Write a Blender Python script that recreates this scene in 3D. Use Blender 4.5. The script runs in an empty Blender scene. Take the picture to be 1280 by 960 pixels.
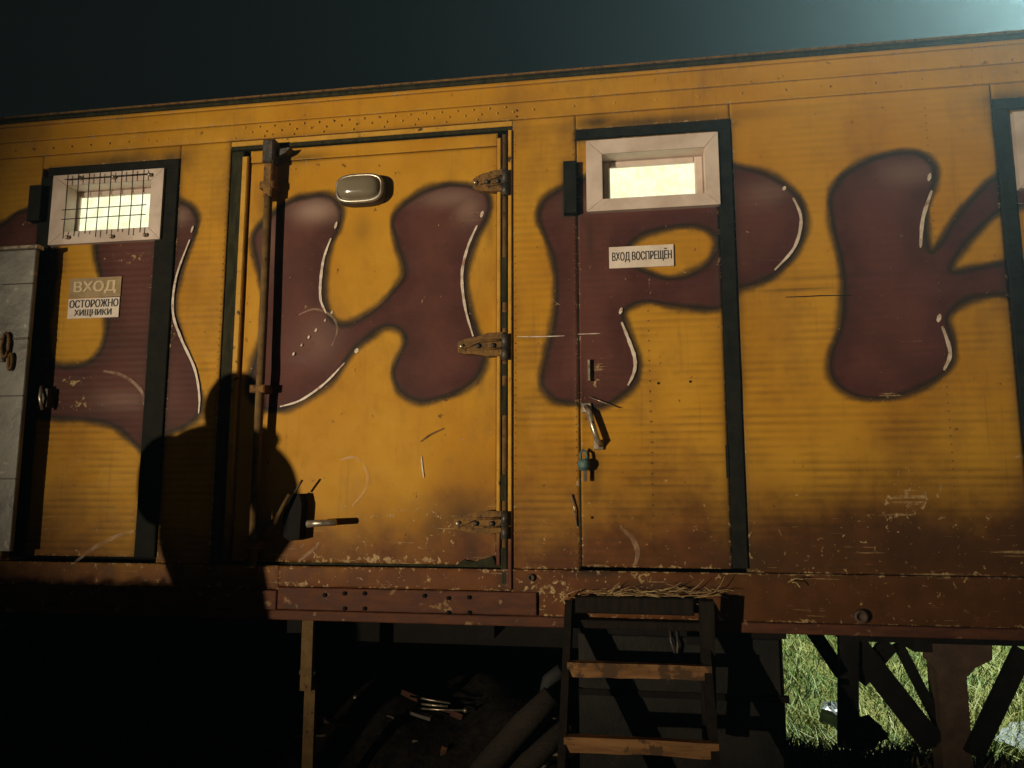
import bpy, math, random
import numpy as np
from mathutils import Vector, Matrix
random.seed(7)
RNG = np.random.default_rng(5)
R = math.radians
scene = bpy.context.scene
C = scene.collection
CAM = (0.0, -3.4, 1.55)

# ------------------------------------------------------------ camera, sky, lamps, exposure
cam_data = bpy.data.cameras.new('camera')
cam_data.sensor_width = 36.0
cam_data.lens = 961.0 / 1280.0 * 36.0
cam_data.clip_end = 500.0
cam_data.clip_start = 0.05
cam = bpy.data.objects.new('camera', cam_data)
C.objects.link(cam)
cam.location = CAM
cam.rotation_euler = (R(90 + 7.85), 0, R(9.07))
scene.camera = cam

world = bpy.data.worlds.new('World')
scene.world = world
world.use_nodes = True
wn = world.node_tree
for n in list(wn.nodes):
    wn.nodes.remove(n)
wo = wn.nodes.new('ShaderNodeOutputWorld')
wb = wn.nodes.new('ShaderNodeBackground')
wsky = wn.nodes.new('ShaderNodeTexSky')
wsky.sky_type = 'NISHITA'
wsky.sun_disc = False
wsky.sun_elevation = R(-4.5)
wsky.sun_rotation = R(200)
wmx = wn.nodes.new('ShaderNodeMix')
wmx.data_type = 'RGBA'
wmx.inputs[0].default_value = 0.97
wmx.inputs[7].default_value = (0.0028, 0.0034, 0.0030, 1)
wn.links.new(wsky.outputs[0], wmx.inputs[6])
wn.links.new(wmx.outputs[2], wb.inputs[0])
wb.inputs[1].default_value = 1.0
wn.links.new(wb.outputs[0], wo.inputs[0])

scene.view_settings.view_transform = 'Standard'
scene.view_settings.look = 'None'
scene.view_settings.gamma = 1.0
scene.view_settings.exposure = 0.0
scene.view_settings.use_curve_mapping = False

WORK_LAMP = Vector((-7.12, -9.70, 1.05))      # floodlight on a tripod that throws the shadows
WORK_AIM = Vector((-0.45, 0.0, 2.70))
WORK_POWER = 5800.0
YARD_LAMP = Vector((5.75, 5.2, 7.95))           # mast light behind the trailer
YARD_POWER = 18500.0
HAZE_DENSITY = 0.0020

def lamp_light(name, loc, aim, power, color, size, blend, radius, parent):
    d = bpy.data.lights.new(name, 'SPOT')
    d.energy = power
    d.color = color
    d.spot_size = R(size)
    d.spot_blend = blend
    d.shadow_soft_size = radius
    o = bpy.data.objects.new(name, d)
    C.objects.link(o)
    o.location = loc
    o.rotation_euler = (Vector(aim) - Vector(loc)).to_track_quat('-Z', 'Y').to_euler()
    return o

# ------------------------------------------------------------ helpers
_cp, _sp, _cy, _sy = math.cos(R(7.85)), math.sin(R(7.85)), math.cos(R(9.07)), math.sin(R(9.07))
def at(px, py, y=0.0):
    """surveyed point: where the photograph's pixel meets the vertical plane at depth y"""
    a, c = (px - 640) / 961.0, -(py - 480) / 961.0
    v = (a, _cp - _sp * c, _sp + _cp * c)
    v = (_cy * v[0] - _sy * v[1], _sy * v[0] + _cy * v[1], v[2])
    t = (y - CAM[1]) / v[1]
    return Vector((CAM[0] + v[0] * t, y, CAM[2] + v[2] * t))

def tag(o, label=None, cat=None, group=None, kind=None):
    if label: o['label'] = label
    if cat: o['category'] = cat
    if group: o['group'] = group
    if kind: o['kind'] = kind
    return o

def empty(name, loc=(0, 0, 0)):
    o = bpy.data.objects.new(name, None)
    C.objects.link(o)
    o.location = loc
    o.empty_display_size = 0.1
    return o

class MB:
    """collects faces, builds one mesh object"""
    def __init__(s):
        s.v = []; s.f = []; s.sm = []
    def add(s, vs, fs, smooth=False):
        b = len(s.v)
        s.v += [tuple(p) for p in vs]
        for f in fs:
            s.f.append(tuple(i + b for i in f)); s.sm.append(smooth)
        return s
    def box(s, x0, x1, y0, y1, z0, z1):
        v = [(x, y, z) for z in (z0, z1) for y in (y0, y1) for x in (x0, x1)]
        return s.add(v, [(0, 2, 3, 1), (4, 5, 7, 6), (0, 1, 5, 4), (2, 6, 7, 3), (0, 4, 6, 2), (1, 3, 7, 5)])
    def bbox(s, x0, x1, y0, y1, z0, z1, c=0.004):
        """box whose front (-y) edges are chamfered"""
        v = []
        for (y, i) in ((y1, 0), (y0 + c, 0), (y0, c)):
            v += [(x0 + i, y, z0 + i), (x1 - i, y, z0 + i), (x1 - i, y, z1 - i), (x0 + i, y, z1 - i)]
        f = [(3, 2, 1, 0), (8, 9, 10, 11)]
        f = [(0, 1, 2, 3), (11, 10, 9, 8)]
        for k in (0, 4):
            for i in range(4):
                j = (i + 1) % 4
                f.append((k + i, k + 4 + i, k + 4 + j, k + j))
        return s.add(v, f)
    def obox(s, M, sx, sy, sz):
        v = [M @ Vector((x, y, z)) for z in (-sz / 2, sz / 2) for y in (-sy / 2, sy / 2) for x in (-sx / 2, sx / 2)]
        return s.add(v, [(0, 2, 3, 1), (4, 5, 7, 6), (0, 1, 5, 4), (2, 6, 7, 3), (0, 4, 6, 2), (1, 3, 7, 5)])
    def bar(s, a, b, w, t, up=(0, 0, 1)):
        a, b = Vector(a), Vector(b)
        d = (b - a); L = d.length; d = d / L
        up = Vector(up)
        if abs(d.dot(up)) > 0.98: up = Vector((0, 1, 0))
        sdir = d.cross(up).normalized(); u = sdir.cross(d)
        M = Matrix((( d.x, sdir.x, u.x, (a.x + b.x) / 2), (d.y, sdir.y, u.y, (a.y + b.y) / 2), (d.z, sdir.z, u.z, (a.z + b.z) / 2), (0, 0, 0, 1)))
        return s.obox(M, L, w, t)
    def tube(s, pts, r, n=8, cap=True, smooth=True):
        pts = [Vector(p) for p in pts]
        rs = r if isinstance(r, (list, tuple)) else [r] * len(pts)
        vs = []; fs = []
        prev = None
        for i, p in enumerate(pts):
            d = (pts[min(i + 1, len(pts) - 1)] - pts[max(i - 1, 0)]).normalized()
            if prev is None:
                a = Vector((0, 0, 1)) if abs(d.z) < 0.9 else Vector((1, 0, 0))
                u = d.cross(a).normalized()
            else:
                u = (prev - d * prev.dot(d)).normalized()
            prev = u
            w = d.cross(u)
            for k in range(n):
                t = 2 * math.pi * k / n
                vs.append(p + (u * math.cos(t) + w * math.sin(t)) * rs[i])
        for i in range(len(pts) - 1):
            for k in range(n):
                k2 = (k + 1) % n
                fs.append((i * n + k, i * n + k2, (i + 1) * n + k2, (i + 1) * n + k))
        if cap:
            fs.append(tuple(range(n - 1, -1, -1)))
            fs.append(tuple((len(pts) - 1) * n + k for k in range(n)))
        return s.add(vs, fs, smooth)
    def lathe(s, prof, M, n=16, smooth=True):
        """profile of (radius, height) turned about the local z axis"""
        vs = []; fs = []
        for (r, h) in prof:
            for k in range(n):
                t = 2 * math.pi * k / n
                vs.append(M @ Vector((r * math.cos(t), r * math.sin(t), h)))
        for i in range(len(prof) - 1):
            for k in range(n):
                k2 = (k + 1) % n
                fs.append((i * n + k, i * n + k2, (i + 1) * n + k2, (i + 1) * n + k))
        fs.append(tuple(range(n - 1, -1, -1)))
        fs.append(tuple((len(prof) - 1) * n + k for k in range(n)))
        return s.add(vs, fs, smooth)
    def prism(s, poly, y0, y1):
        """polygon in x,z extruded from y0 (front) to y1"""
        n = len(poly)
        vs = [(x, y0, z) for x, z in poly] + [(x, y1, z) for x, z in poly]
        fs = [tuple(range(n)), tuple(range(2 * n - 1, n - 1, -1))]
        for i in range(n):
            j = (i + 1) % n
            fs.append((i, i + n, j + n, j))
        return s.add(vs, fs)
    def build(s, name, mat, parent=None, origin=None):
        me = bpy.data.meshes.new(name)
        o0 = Vector(origin) if origin is not None else Vector((0, 0, 0))
        me.from_pydata([tuple(Vector(p) - o0) for p in s.v], [], s.f)
        me.polygons.foreach_set('use_smooth', s.sm)
        me.update()
        import bmesh
        bm = bmesh.new(); bm.from_mesh(me)
        bmesh.ops.recalc_face_normals(bm, faces=bm.faces)
        bm.to_mesh(me); bm.free()
        if mat: me.materials.append(mat)
        o = bpy.data.objects.new(name, me)
        C.objects.link(o)
        o.location = o0
        if parent: o.parent = parent
        return o

# ------------------------------------------------------------ materials
def new_mat(name):
    m = bpy.data.materials.new(name); m.use_nodes = True
    nt = m.node_tree
    for n in list(nt.nodes): nt.nodes.remove(n)
    out = nt.nodes.new('ShaderNodeOutputMaterial')
    b = nt.nodes.new('ShaderNodeBsdfPrincipled')
    nt.links.new(b.outputs[0], out.inputs[0])
    return m, nt, b, out

class G:
    """small node-graph writer"""
    def __init__(s, nt):
        s.nt = nt
        s.pos = nt.nodes.new('ShaderNodeNewGeometry').outputs['Position']
    def lk(s, v, inp):
        if hasattr(v, 'links') or isinstance(v, bpy.types.NodeSocket): s.nt.links.new(v, inp)
        else: inp.default_value = v
    def m(s, op, a, b=0.0, c=None, clamp=False):
        n = s.nt.nodes.new('ShaderNodeMath'); n.operation = op; n.use_clamp = clamp
        s.lk(a, n.inputs[0]); s.lk(b, n.inputs[1])
        if c is not None: s.lk(c, n.inputs[2])
        return n.outputs[0]
    def noise(s, scale, detail=4.0, rough=0.55, stretch=None, off=(0, 0, 0), dist=0.0, vec=None):
        v = vec if vec is not None else s.pos
        mp = s.nt.nodes.new('ShaderNodeMapping')
        s.nt.links.new(v, mp.inputs[0])
        mp.inputs['Location'].default_value = off
        if stretch: mp.inputs['Scale'].default_value = stretch
        n = s.nt.nodes.new('ShaderNodeTexNoise')
        s.nt.links.new(mp.outputs[0], n.inputs['Vector'])
        n.inputs['Scale'].default_value = scale; n.inputs['Detail'].default_value = detail
        n.inputs['Roughness'].default_value = rough; n.inputs['Distortion'].default_value = dist
        return n.outputs[0]
    def step(s, v, a, b, lo=0.0, hi=1.0):
        n = s.nt.nodes.new('ShaderNodeMapRange'); n.interpolation_type = 'SMOOTHSTEP'
        s.lk(v, n.inputs[0]); s.lk(a, n.inputs[1]); s.lk(b, n.inputs[2])
        n.inputs[3].default_value = lo; n.inputs[4].default_value = hi
        return n.outputs[0]
    def mix(s, f, a, b):
        n = s.nt.nodes.new('ShaderNodeMix'); n.data_type = 'RGBA'
        s.lk(f, n.inputs[0])
        for v, i in ((a, 6), (b, 7)):
            if isinstance(v, tuple): n.inputs[i].default_value = (*v[:3], 1)
            else: s.nt.links.new(v, n.inputs[i])
        return n.outputs[2]
    def attr(s, name):
        n = s.nt.nodes.new('ShaderNodeAttribute'); n.attribute_name = name
        return n.outputs['Fac']
    def sep(s):
        n = s.nt.nodes.new('ShaderNodeSeparateXYZ'); s.nt.links.new(s.pos, n.inputs[0])
        return n.outputs
    def bump(s, h, strength, dist, bsdf):
        n = s.nt.nodes.new('ShaderNodeBump'); n.inputs['Strength'].default_value = strength
        n.inputs['Distance'].default_value = dist
        s.nt.links.new(h, n.inputs['Height']); s.nt.links.new(n.outputs[0], bsdf.inputs['Normal'])

def simple(name, ca, cb, rough=0.6, metal=0.0, scale=20, stretch=None, bump=0.0, bscale=60, spots=None, spotcol=None, spec=0.4):
    m, nt, b, out = new_mat(name); g = G(nt)
    f = g.step(g.noise(scale, 5, 0.6, stretch), 0.3, 0.7)
    c = g.mix(f, ca, cb)
    if spots:
        k = g.step(g.noise(spots[0], 6, 0.65, off=(3, 7, 1)), spots[1], spots[1] + 0.06)
        c = g.mix(k, c, spotcol)
    nt.links.new(c, b.inputs['Base Color'])
    r = g.m('MULTIPLY_ADD', f, 0.18, rough - 0.09)
    nt.links.new(r, b.inputs['Roughness'])
    b.inputs['Metallic'].default_value = metal
    b.inputs['Specular IOR Level'].default_value = spec
    if bump: g.bump(g.noise(bscale, 5, 0.6, stretch), bump, 0.01, b)
    return m

def paint_mural():
    m, nt, b, out = new_mat('mural_paint'); g = G(nt)
    x, y, z = g.sep()
    lo = g.noise(1.6, 3, 0.5); mid = g.noise(9, 5, 0.6); hi = g.noise(70, 4, 0.6)
    streak = g.noise(1.0, 5, 0.65, (2.2, 1, 70)); streakv = g.noise(1.0, 5, 0.6, (28, 1, 1.6))
    yel = g.mix(g.step(lo, 0.3, 0.7), (0.41, 0.182, 0.009), (0.48, 0.245, 0.021))
    yel = g.mix(g.m('MULTIPLY', g.step(mid, 0.42, 0.75), 0.28), yel, (0.30, 0.135, 0.014))
    yel = g.mix(g.m('MULTIPLY', g.step(streakv, 0.55, 0.75), 0.30), yel, (0.23, 0.105, 0.016))
    gr = g.m('MULTIPLY', g.step(g.noise(2.6, 6, 0.68, (1.0, 1, 0.6), off=(3, 3, 8)), 0.46, 0.70), 0.50)
    yel = g.mix(gr, yel, (0.21, 0.098, 0.018))
    # airbrushed red-brown border along the foot of the wall
    shift = g.step(x, -2.6, 0.9, -0.16, 0.17)
    zz = g.m('SUBTRACT', g.m('ADD', z, g.m('MULTIPLY_ADD', lo, 0.7, -0.35)), shift)
    zz = g.m('ADD', zz, g.m('MULTIPLY_ADD', mid, 0.30, -0.15))
    foot = g.step(zz, 1.72, 1.18)
    foot = g.m('MULTIPLY', foot, 0.93)
    brown = g.mix(g.step(mid, 0.35, 0.7), g.mix(g.step(x, -.6, 1.0), (0.070, 0.021, 0.010), (0.036, 0.013, 0.007)), g.mix(g.step(x, -.6, 1.0), (0.115, 0.036, 0.015), (0.070, 0.023, 0.011)))
    col = g.mix(foot, yel, brown)
    # bubble letters: a red-brown fill inside a sprayed dark outline
    sdf = g.m('ADD', g.attr('sdf'), g.m('MULTIPLY_ADD', hi, 0.008, -0.004))
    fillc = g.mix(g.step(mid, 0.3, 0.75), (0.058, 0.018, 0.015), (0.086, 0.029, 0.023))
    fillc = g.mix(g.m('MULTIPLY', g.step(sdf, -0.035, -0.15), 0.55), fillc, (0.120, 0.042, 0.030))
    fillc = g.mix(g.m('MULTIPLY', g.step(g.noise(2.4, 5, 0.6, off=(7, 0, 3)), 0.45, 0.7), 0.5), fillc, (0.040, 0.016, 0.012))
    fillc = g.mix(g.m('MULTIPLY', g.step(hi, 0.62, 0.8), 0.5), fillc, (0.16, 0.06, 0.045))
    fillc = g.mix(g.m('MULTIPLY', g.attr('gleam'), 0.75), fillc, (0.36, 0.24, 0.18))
    col = g.mix(g.step(sdf, 0.004, -0.004), col, fillc)
    wv = g.noise(4.5, 4, 0.6, off=(2, 6, 6))
    spray = g.m('MULTIPLY', g.step(sdf, g.m('MULTIPLY_ADD', wv, -0.06, 0.004), -0.005), g.step(sdf, g.m('MULTIPLY_ADD', wv, 0.085, -0.008), 0.004))
    spray = g.m('MULTIPLY', spray, g.m('MULTIPLY_ADD', mid, 0.45, 0.66, clamp=True))
    col = g.mix(spray, col, (0.020, 0.015, 0.010))
    # overspray of black trim paint and grime
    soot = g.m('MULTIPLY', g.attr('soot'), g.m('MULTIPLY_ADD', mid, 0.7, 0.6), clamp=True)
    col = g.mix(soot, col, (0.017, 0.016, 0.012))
    gd = g.m('MULTIPLY', g.attr('groove'), g.step(g.noise(1.0, 5, 0.6, (3.0, 1, 9), off=(2, 2, 2)), 0.36, 0.66))
    col = g.mix(g.m('MULTIPLY', gd, g.step(z, 3.2, 1.3, 0.18, 0.62)), col, (0.050, 0.026, 0.010))
    drip = g.m('MULTIPLY', g.step(g.noise(1.0, 4, 0.6, (46, 1, 0.9), off=(5, 5, 1)), 0.60, 0.74), g.step(g.noise(1.7, 3, 0.5, off=(8, 1, 5)), 0.45, 0.65))
    col = g.mix(g.m('MULTIPLY', drip, 0.5), col, (0.10, 0.045, 0.014))
    # wear: horizontal scuffs and flaked spots
    wear = g.attr('wear')
    low = g.step(z, 1.75, 1.25)
    scr = g.step(g.m('ADD', streak, g.m('ADD', g.m('MULTIPLY', low, 0.05), g.m('MULTIPLY', wear, 0.12))), 0.668, 0.70)
    scr = g.m('MULTIPLY', scr, g.step(g.noise(6, 3, 0.5, off=(9, 2, 4)), 0.47, 0.58))
    fl = g.m('ADD', g.noise(34, 6, 0.68, off=(5, 0, 2), dist=0.6), g.m('MULTIPLY', wear, 0.17))
    fl = g.step(g.m('ADD', fl, g.m('MULTIPLY', low, 0.038)), 0.684, 0.70)
    w = g.m('MAXIMUM', g.m('MULTIPLY', scr, 0.7), fl)
    col = g.mix(g.m('MULTIPLY', w, 0.9), col, g.mix(g.step(hi, 0.4, 0.6), (0.42, 0.29, 0.14), (0.25, 0.15, 0.065)))
    rust = g.step(g.noise(22, 5, 0.7, off=(1, 8, 3)), 0.655, 0.69)
    col = g.mix(g.m('MULTIPLY', rust, 0.7), col, (0.07, 0.022, 0.010))
    nt.links.new(col, b.inputs['Base Color'])
    nt.links.new(g.m('MULTIPLY_ADD', mid, 0.30, 0.42), b.inputs['Roughness'])
    b.inputs['Specular IOR Level'].default_value = 0.09
    h = g.m('ADD', g.m('MULTIPLY', mid, 0.9), g.m('MULTIPLY', w, 0.10))
    h = g.m('ADD', h, g.m('MULTIPLY', hi, 0.12))
    g.bump(h, 0.22, 0.012, b)
    return m

M_MURAL = paint_mural()
M_YELLOW = simple('yellow_trim_paint', (0.40, 0.20, 0.02), (0.50, 0.27, 0.035), 0.6, spec=.2, scale=14, bump=0.2, spots=(16, 0.60), spotcol=(0.05, 0.03, 0.012))
def foot_fade(m):
    nt = m.node_tree; g = G(nt); b = next(n for n in nt.nodes if n.type == 'BSDF_PRINCIPLED')
    src = b.inputs['Base Color'].links[0].from_socket
    f = g.step(g.m('ADD', g.sep()[2], g.m('MULTIPLY_ADD', g.noise(9, 4, 0.6), 0.3, -0.15)), 1.55, 1.25)
    nt.links.new(g.mix(f, src, (0.085, 0.027, 0.013)), b.inputs['Base Color'])
foot_fade(M_YELLOW)
M_TRIM = simple('black_trim_paint', (0.007, 0.007, 0.0055), (0.016, 0.015, 0.011), 0.8, spec=0.08, scale=18, bump=0.25, spots=(30, 0.70), spotcol=(0.16, 0.10, 0.05))
M_DARK_OLIVE = simple('dark_olive_finish', (0.014, 0.014, 0.007), (0.036, 0.033, 0.016), 0.85, spec=0.08, scale=9, stretch=(4, 1, 1), bump=0.3)
M_FRAMEW = simple('grimy_white_plastic', (0.46, 0.35, 0.28), (0.60, 0.48, 0.40), 0.45, scale=7, spots=(5, 0.64), spotcol=(0.28, 0.19, 0.14))
M_SILVER = simple('bare_silver_metal', (0.34, 0.30, 0.24), (0.48, 0.43, 0.35), 0.42, metal=0.8, scale=30)
M_GREY = simple('grey_sheet_metal', (0.11, 0.10, 0.085), (0.22, 0.205, 0.175), 0.5, metal=0.25, scale=5, bump=0.35, bscale=22, spots=(12, 0.62), spotcol=(0.34, 0.29, 0.22))
M_STEEL = simple('dark_worn_steel', (0.035, 0.030, 0.025), (0.085, 0.070, 0.055), 0.5, metal=0.4, scale=25, bump=0.3, spots=(22, 0.64), spotcol=(0.13, 0.05, 0.02))
M_BRIGHT = simple('worn_bright_steel', (0.30, 0.24, 0.17), (0.50, 0.42, 0.31), 0.34, metal=0.7, scale=30, spots=(30, 0.62), spotcol=(0.10, 0.045, 0.02))
M_HINGE = simple('chipped_hinge_paint', (0.10, 0.052, 0.016), (0.21, 0.105, 0.028), 0.7, spec=0.15, scale=26, bump=0.6, bscale=80, spots=(38, 0.56), spotcol=(0.055, 0.030, 0.018))
M_SKIRT = simple('red_brown_skirt_paint', (0.055, 0.020, 0.011), (0.105, 0.038, 0.018), 0.7, spec=0.15, scale=8, stretch=(1, 1, 4), bump=0.2, spots=(15, 0.60), spotcol=(0.21, 0.12, 0.055))
M_CHASSIS = simple('black_chassis_steel', (0.005, 0.004, 0.0035), (0.011, 0.009, 0.007), 0.8, spec=0.1, scale=12, bump=0.3, spots=(18, 0.66), spotcol=(0.022, 0.012, 0.007))
M_LEG = simple('rusty_leg_steel', (0.045, 0.025, 0.015), (0.085, 0.048, 0.028), 0.7, scale=14, bump=0.4)
M_WOOD = simple('raw_tread_wood', (0.13, 0.062, 0.024), (0.27, 0.135, 0.052), 0.85, spec=0.1, scale=5, stretch=(0.9, 7, 7), bump=0.7, bscale=14, spots=(7, 0.52), spotcol=(0.075, 0.042, 0.022))
M_OLDWOOD = simple('weathered_dark_wood', (0.009, 0.007, 0.005), (0.020, 0.014, 0.010), 0.85, spec=0.08, scale=8, stretch=(6, 6, 1), bump=0.5)
M_PROP = simple('ochre_prop_paint', (0.085, 0.050, 0.018), (0.15, 0.088, 0.034), 0.75, spec=0.1, scale=18, bump=0.3, spots=(26, 0.6), spotcol=(0.05, 0.025, 0.012))
M_LOCKER = simple('locker_dark_paint', (0.009, 0.008, 0.0065), (0.021, 0.018, 0.014), 0.7, spec=0.15, scale=5, bump=0.35, spots=(20, 0.66), spotcol=(0.07, 0.04, 0.02))
M_WHITE = simple('sticker_white', (0.56, 0.45, 0.36), (0.68, 0.57, 0.47), 0.5, scale=9, spots=(24, 0.68), spotcol=(0.30, 0.20, 0.13))
M_TAN = simple('faded_sign_tan', (0.23, 0.15, 0.06), (0.33, 0.22, 0.10), 0.5, scale=12, spots=(18, 0.62), spotcol=(0.15, 0.08, 0.04))
M_INK = simple('sign_black_ink', (0.012, 0.011, 0.010), (0.03, 0.025, 0.02), 0.5, scale=40)
M_PALEINK = simple('sign_pale_ink', (0.50, 0.37, 0.20), (0.60, 0.46, 0.27), 0.5, scale=30, spots=(40, 0.62), spotcol=(0.3, 0.2, 0.09))
M_STROKE = simple('cream_highlight_paint', (0.40, 0.30, 0.22), (0.66, 0.54, 0.43), 0.45, scale=30, spots=(24, 0.58), spotcol=(0.30, 0.16, 0.10))
M_BLUE = simple('teal_wrapped_padlock', (0.035, 0.075, 0.070), (0.075, 0.14, 0.13), 0.5, scale=35, bump=0.5)
M_STRAW = simple('dry_straw', (0.20, 0.125, 0.05), (0.42, 0.29, 0.13), 0.7, scale=60)
M_RUBBER = simple('tyre_rubber', (0.012, 0.012, 0.012), (0.03, 0.028, 0.026), 0.85, scale=20)
M_CLOTH = simple('dark_jacket_cloth', (0.018, 0.020, 0.018), (0.035, 0.037, 0.033), 0.85, scale=30, bump=0.3)
M_TROUSER = simple('charcoal_trousers', (0.015, 0.015, 0.017), (0.028, 0.028, 0.03), 0.9, scale=30)
M_SKIN = simple('skin', (0.40, 0.22, 0.15), (0.46, 0.26, 0.18), 0.55, scale=12)
M_BAG = simple('black_nylon_bag', (0.012, 0.012, 0.013), (0.025, 0.025, 0.027), 0.6, scale=40, bump=0.3)
M_TARP = simple('blue_grey_tarpaulin', (0.035, 0.05, 0.055), (0.07, 0.09, 0.095), 0.45, scale=6, bump=0.4, bscale=12)
M_BARK = simple('log_bark', (0.014, 0.010, 0.006), (0.042, 0.027, 0.015), 0.85, scale=16, stretch=(2, 8, 8), bump=0.8, bscale=30)
M_SCRAP = simple('scrap_timber', (0.10, 0.065, 0.038), (0.20, 0.14, 0.085), 0.8, scale=12, bump=0.4)
M_POLY = simple('white_plastic', (0.05, 0.07, 0.08), (0.10, 0.125, 0.135), 0.4, scale=8, bump=0.4, bscale=20)

def mat_emit(name, col, strength, variation=False):
    m, nt, b, out = new_mat(name); g = G(nt)
    if not variation: nt.nodes.remove(b)
    e = nt.nodes.new('ShaderNodeEmission')
    if variation:
        s1 = g.noise(4, 4, 0.5, (1, 1, 2.0), dist=1.2); s2 = g.noise(26, 4, 0.6, (2.6, 1, 0.7), off=(2, 3, 1), dist=0.8)
        s3 = g.noise(5, 3, 0.5, (3.2, 1, 1.6), off=(4, 0, 9), dist=3.5)
        k = g.m('ADD', g.m('MULTIPLY', g.step(s1, 0.3, 0.72), 0.5), g.m('MULTIPLY', g.step(s2, 0.35, 0.7), 0.12))
        k = g.m('ADD', k, g.m('MULTIPLY', g.step(s3, 0.42, 0.56), 0.5), clamp=True)
        nt.links.new(g.mix(k, tuple(c * w_ for c, w_ in zip(col, (0.74, 0.76, 0.66))), col), b.inputs['Emission Color'])
        b.inputs['Emission Strength'].default_value = strength
        b.inputs['Base Color'].default_value = (0.05, 0.05, 0.04, 1); b.inputs['Roughness'].default_value = 0.18
        return m
    else:
        e.inputs[0].default_value = (*col, 1)
    e.inputs[1].default_value = strength
    nt.links.new(e.outputs[0], out.inputs[0])
    return m
M_PANE = mat_emit('lit_frosted_pane', (0.96, 0.94, 0.64), 1.30, True)
M_LENS_LIT = mat_emit('lit_lamp_glass', (1.0, 0.93, 0.82), 40.0)
M_LENS_COOL = mat_emit('lit_mast_lamp_glass', (0.70, 0.90, 1.0), 40.0)

m, nt, b, out = new_mat('smoked_lamp_glass')
b.inputs['Base Color'].default_value = (0.16, 0.13, 0.085, 1); b.inputs['Roughness'].default_value = 0.16
b.inputs['Specular IOR Level'].default_value = 0.6; b.inputs['Coat Weight'].default_value = 0.4
M_SMOKE = m
m, nt, b, out = new_mat('faint_bubble_paint'); g = G(nt)
b.inputs['Base Color'].default_value = (0.60, 0.40, 0.24, 1); b.inputs['Roughness'].default_value = 0.5
nt.links.new(g.m('MULTIPLY', g.step(g.noise(18, 3, 0.5), 0.25, 0.75), 0.34), b.inputs['Alpha'])
M_FAINT = m

# ------------------------------------------------------------ mural drawing: outlines in wall metres
def wl(pts):
    return np.array([(at(a, c).x, at(a, c).z) for a, c in pts])
def smooth_loop(P, n=7, closed=True):
    P = np.asarray(P); out = []
    N = len(P)
    for i in range(N if closed else N - 1):
        if closed: p0, p1, p2, p3 = P[i - 1], P[i], P[(i + 1) % N], P[(i + 2) % N]
        else: p0, p1, p2, p3 = P[max(i - 1, 0)], P[i], P[i + 1], P[min(i + 2, N - 1)]
        for k in range(n):
            t = k / n
            out.append(0.5 * ((2 * p1) + (-p0 + p2) * t + (2 * p0 - 5 * p1 + 4 * p2 - p3) * t * t + (-p0 + 3 * p1 - 3 * p2 + p3) * t ** 3))
    if not closed: out.append(P[-1])
    return np.array(out)

L_I = [(314, 302), (319.5, 285), (338, 267), (362, 250), (393, 242), (412, 243.5), (423, 254), (426, 267), (423, 285), (412, 305), (406, 336), (405, 371), (412, 395), (428, 405), (452, 396), (476, 379), (500, 350), (503.5, 333), (495, 305), (489, 281), (491.5, 267), (503.5, 254), (527, 238), (555, 230), (582, 230), (605, 238), (612, 254), (608, 271), (596, 295), (586, 322), (582, 350), (586, 384), (595, 412), (605, 440), (601, 464), (579, 486), (537, 501), (519, 501), (500, 490), (491, 471), (493, 455), (505, 429), (502, 415), (490, 408), (476, 410), (459, 422), (438, 441), (412, 476), (375, 502), (349, 512), (326, 510), (311, 491), (311, 469), (319, 439), (325, 415), (328, 378), (323, 343)]
L_R = [(673, 273), (678, 253), (693, 240), (710, 232), (745, 216), (800, 205), (860, 203), (917, 207), (960, 218), (988, 236), (1004, 257), (1006, 288), (993, 318), (973, 340), (945, 355), (922, 362), (900, 385), (873, 385), (840, 382), (813, 377), (790, 382), (780, 393), (787, 417), (796, 441), (799, 460), (794, 479), (775, 497), (749, 509), (721, 505), (696, 501), (679, 486), (676, 471), (681, 449), (693, 397), (695, 357), (692, 327), (682, 297)]
L_R_IN = [(784, 312), (795, 299), (813, 290), (853, 282), (880, 285), (895, 297), (895, 313), (883, 330), (860, 343), (833, 347), (810, 340), (790, 328)]
L_K = [(1037, 257), (1041, 235), (1061, 213), (1091, 198), (1122, 190), (1148, 191), (1168, 207), (1168, 231), (1159, 261), (1159, 296), (1163, 314), (1174, 305), (1196, 270), (1223, 239), (1247, 220), (1290, 208), (1340, 210), (1352, 235), (1330, 252), (1290, 256), (1251, 264), (1223, 288), (1201, 314), (1190, 338), (1223, 334), (1258, 329), (1310, 335), (1350, 365), (1362, 420), (1350, 470), (1310, 485), (1285, 450), (1278, 400), (1262, 371), (1227, 371), (1201, 380), (1186, 395), (1186, 408), (1192, 432), (1189, 455), (1170, 474), (1136, 491), (1102, 498), (1072, 496), (1046, 481), (1037, 462), (1039, 440), (1050, 410), (1054, 358), (1050, 323), (1041, 288)]
L_C = [(-75, 330), (-66, 300), (-40, 286), (0, 281), (22, 266), (50, 260), (66, 275), (70, 310), (66, 360), (60, 410), (62, 448), (75, 457), (95, 457), (114, 450), (127, 434), (133, 412), (132, 390), (126, 350), (119, 312), (124, 275), (150, 252), (195, 244), (232, 254), (245, 267), (246, 285), (234, 317), (221, 357), (218, 390), (227, 423), (243, 462), (251, 495), (248, 519), (228, 535), (200, 545), (178, 562), (172, 559), (158, 546), (139, 532), (109, 525), (75, 523), (30, 520), (-30, 516), (-62, 490), (-72, 430), (-66, 380)]
LETTERS = [smooth_loop(wl(p)) for p in (L_C, L_I, L_R, L_K)]
HOLE = smooth_loop(wl(L_R_IN))

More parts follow.
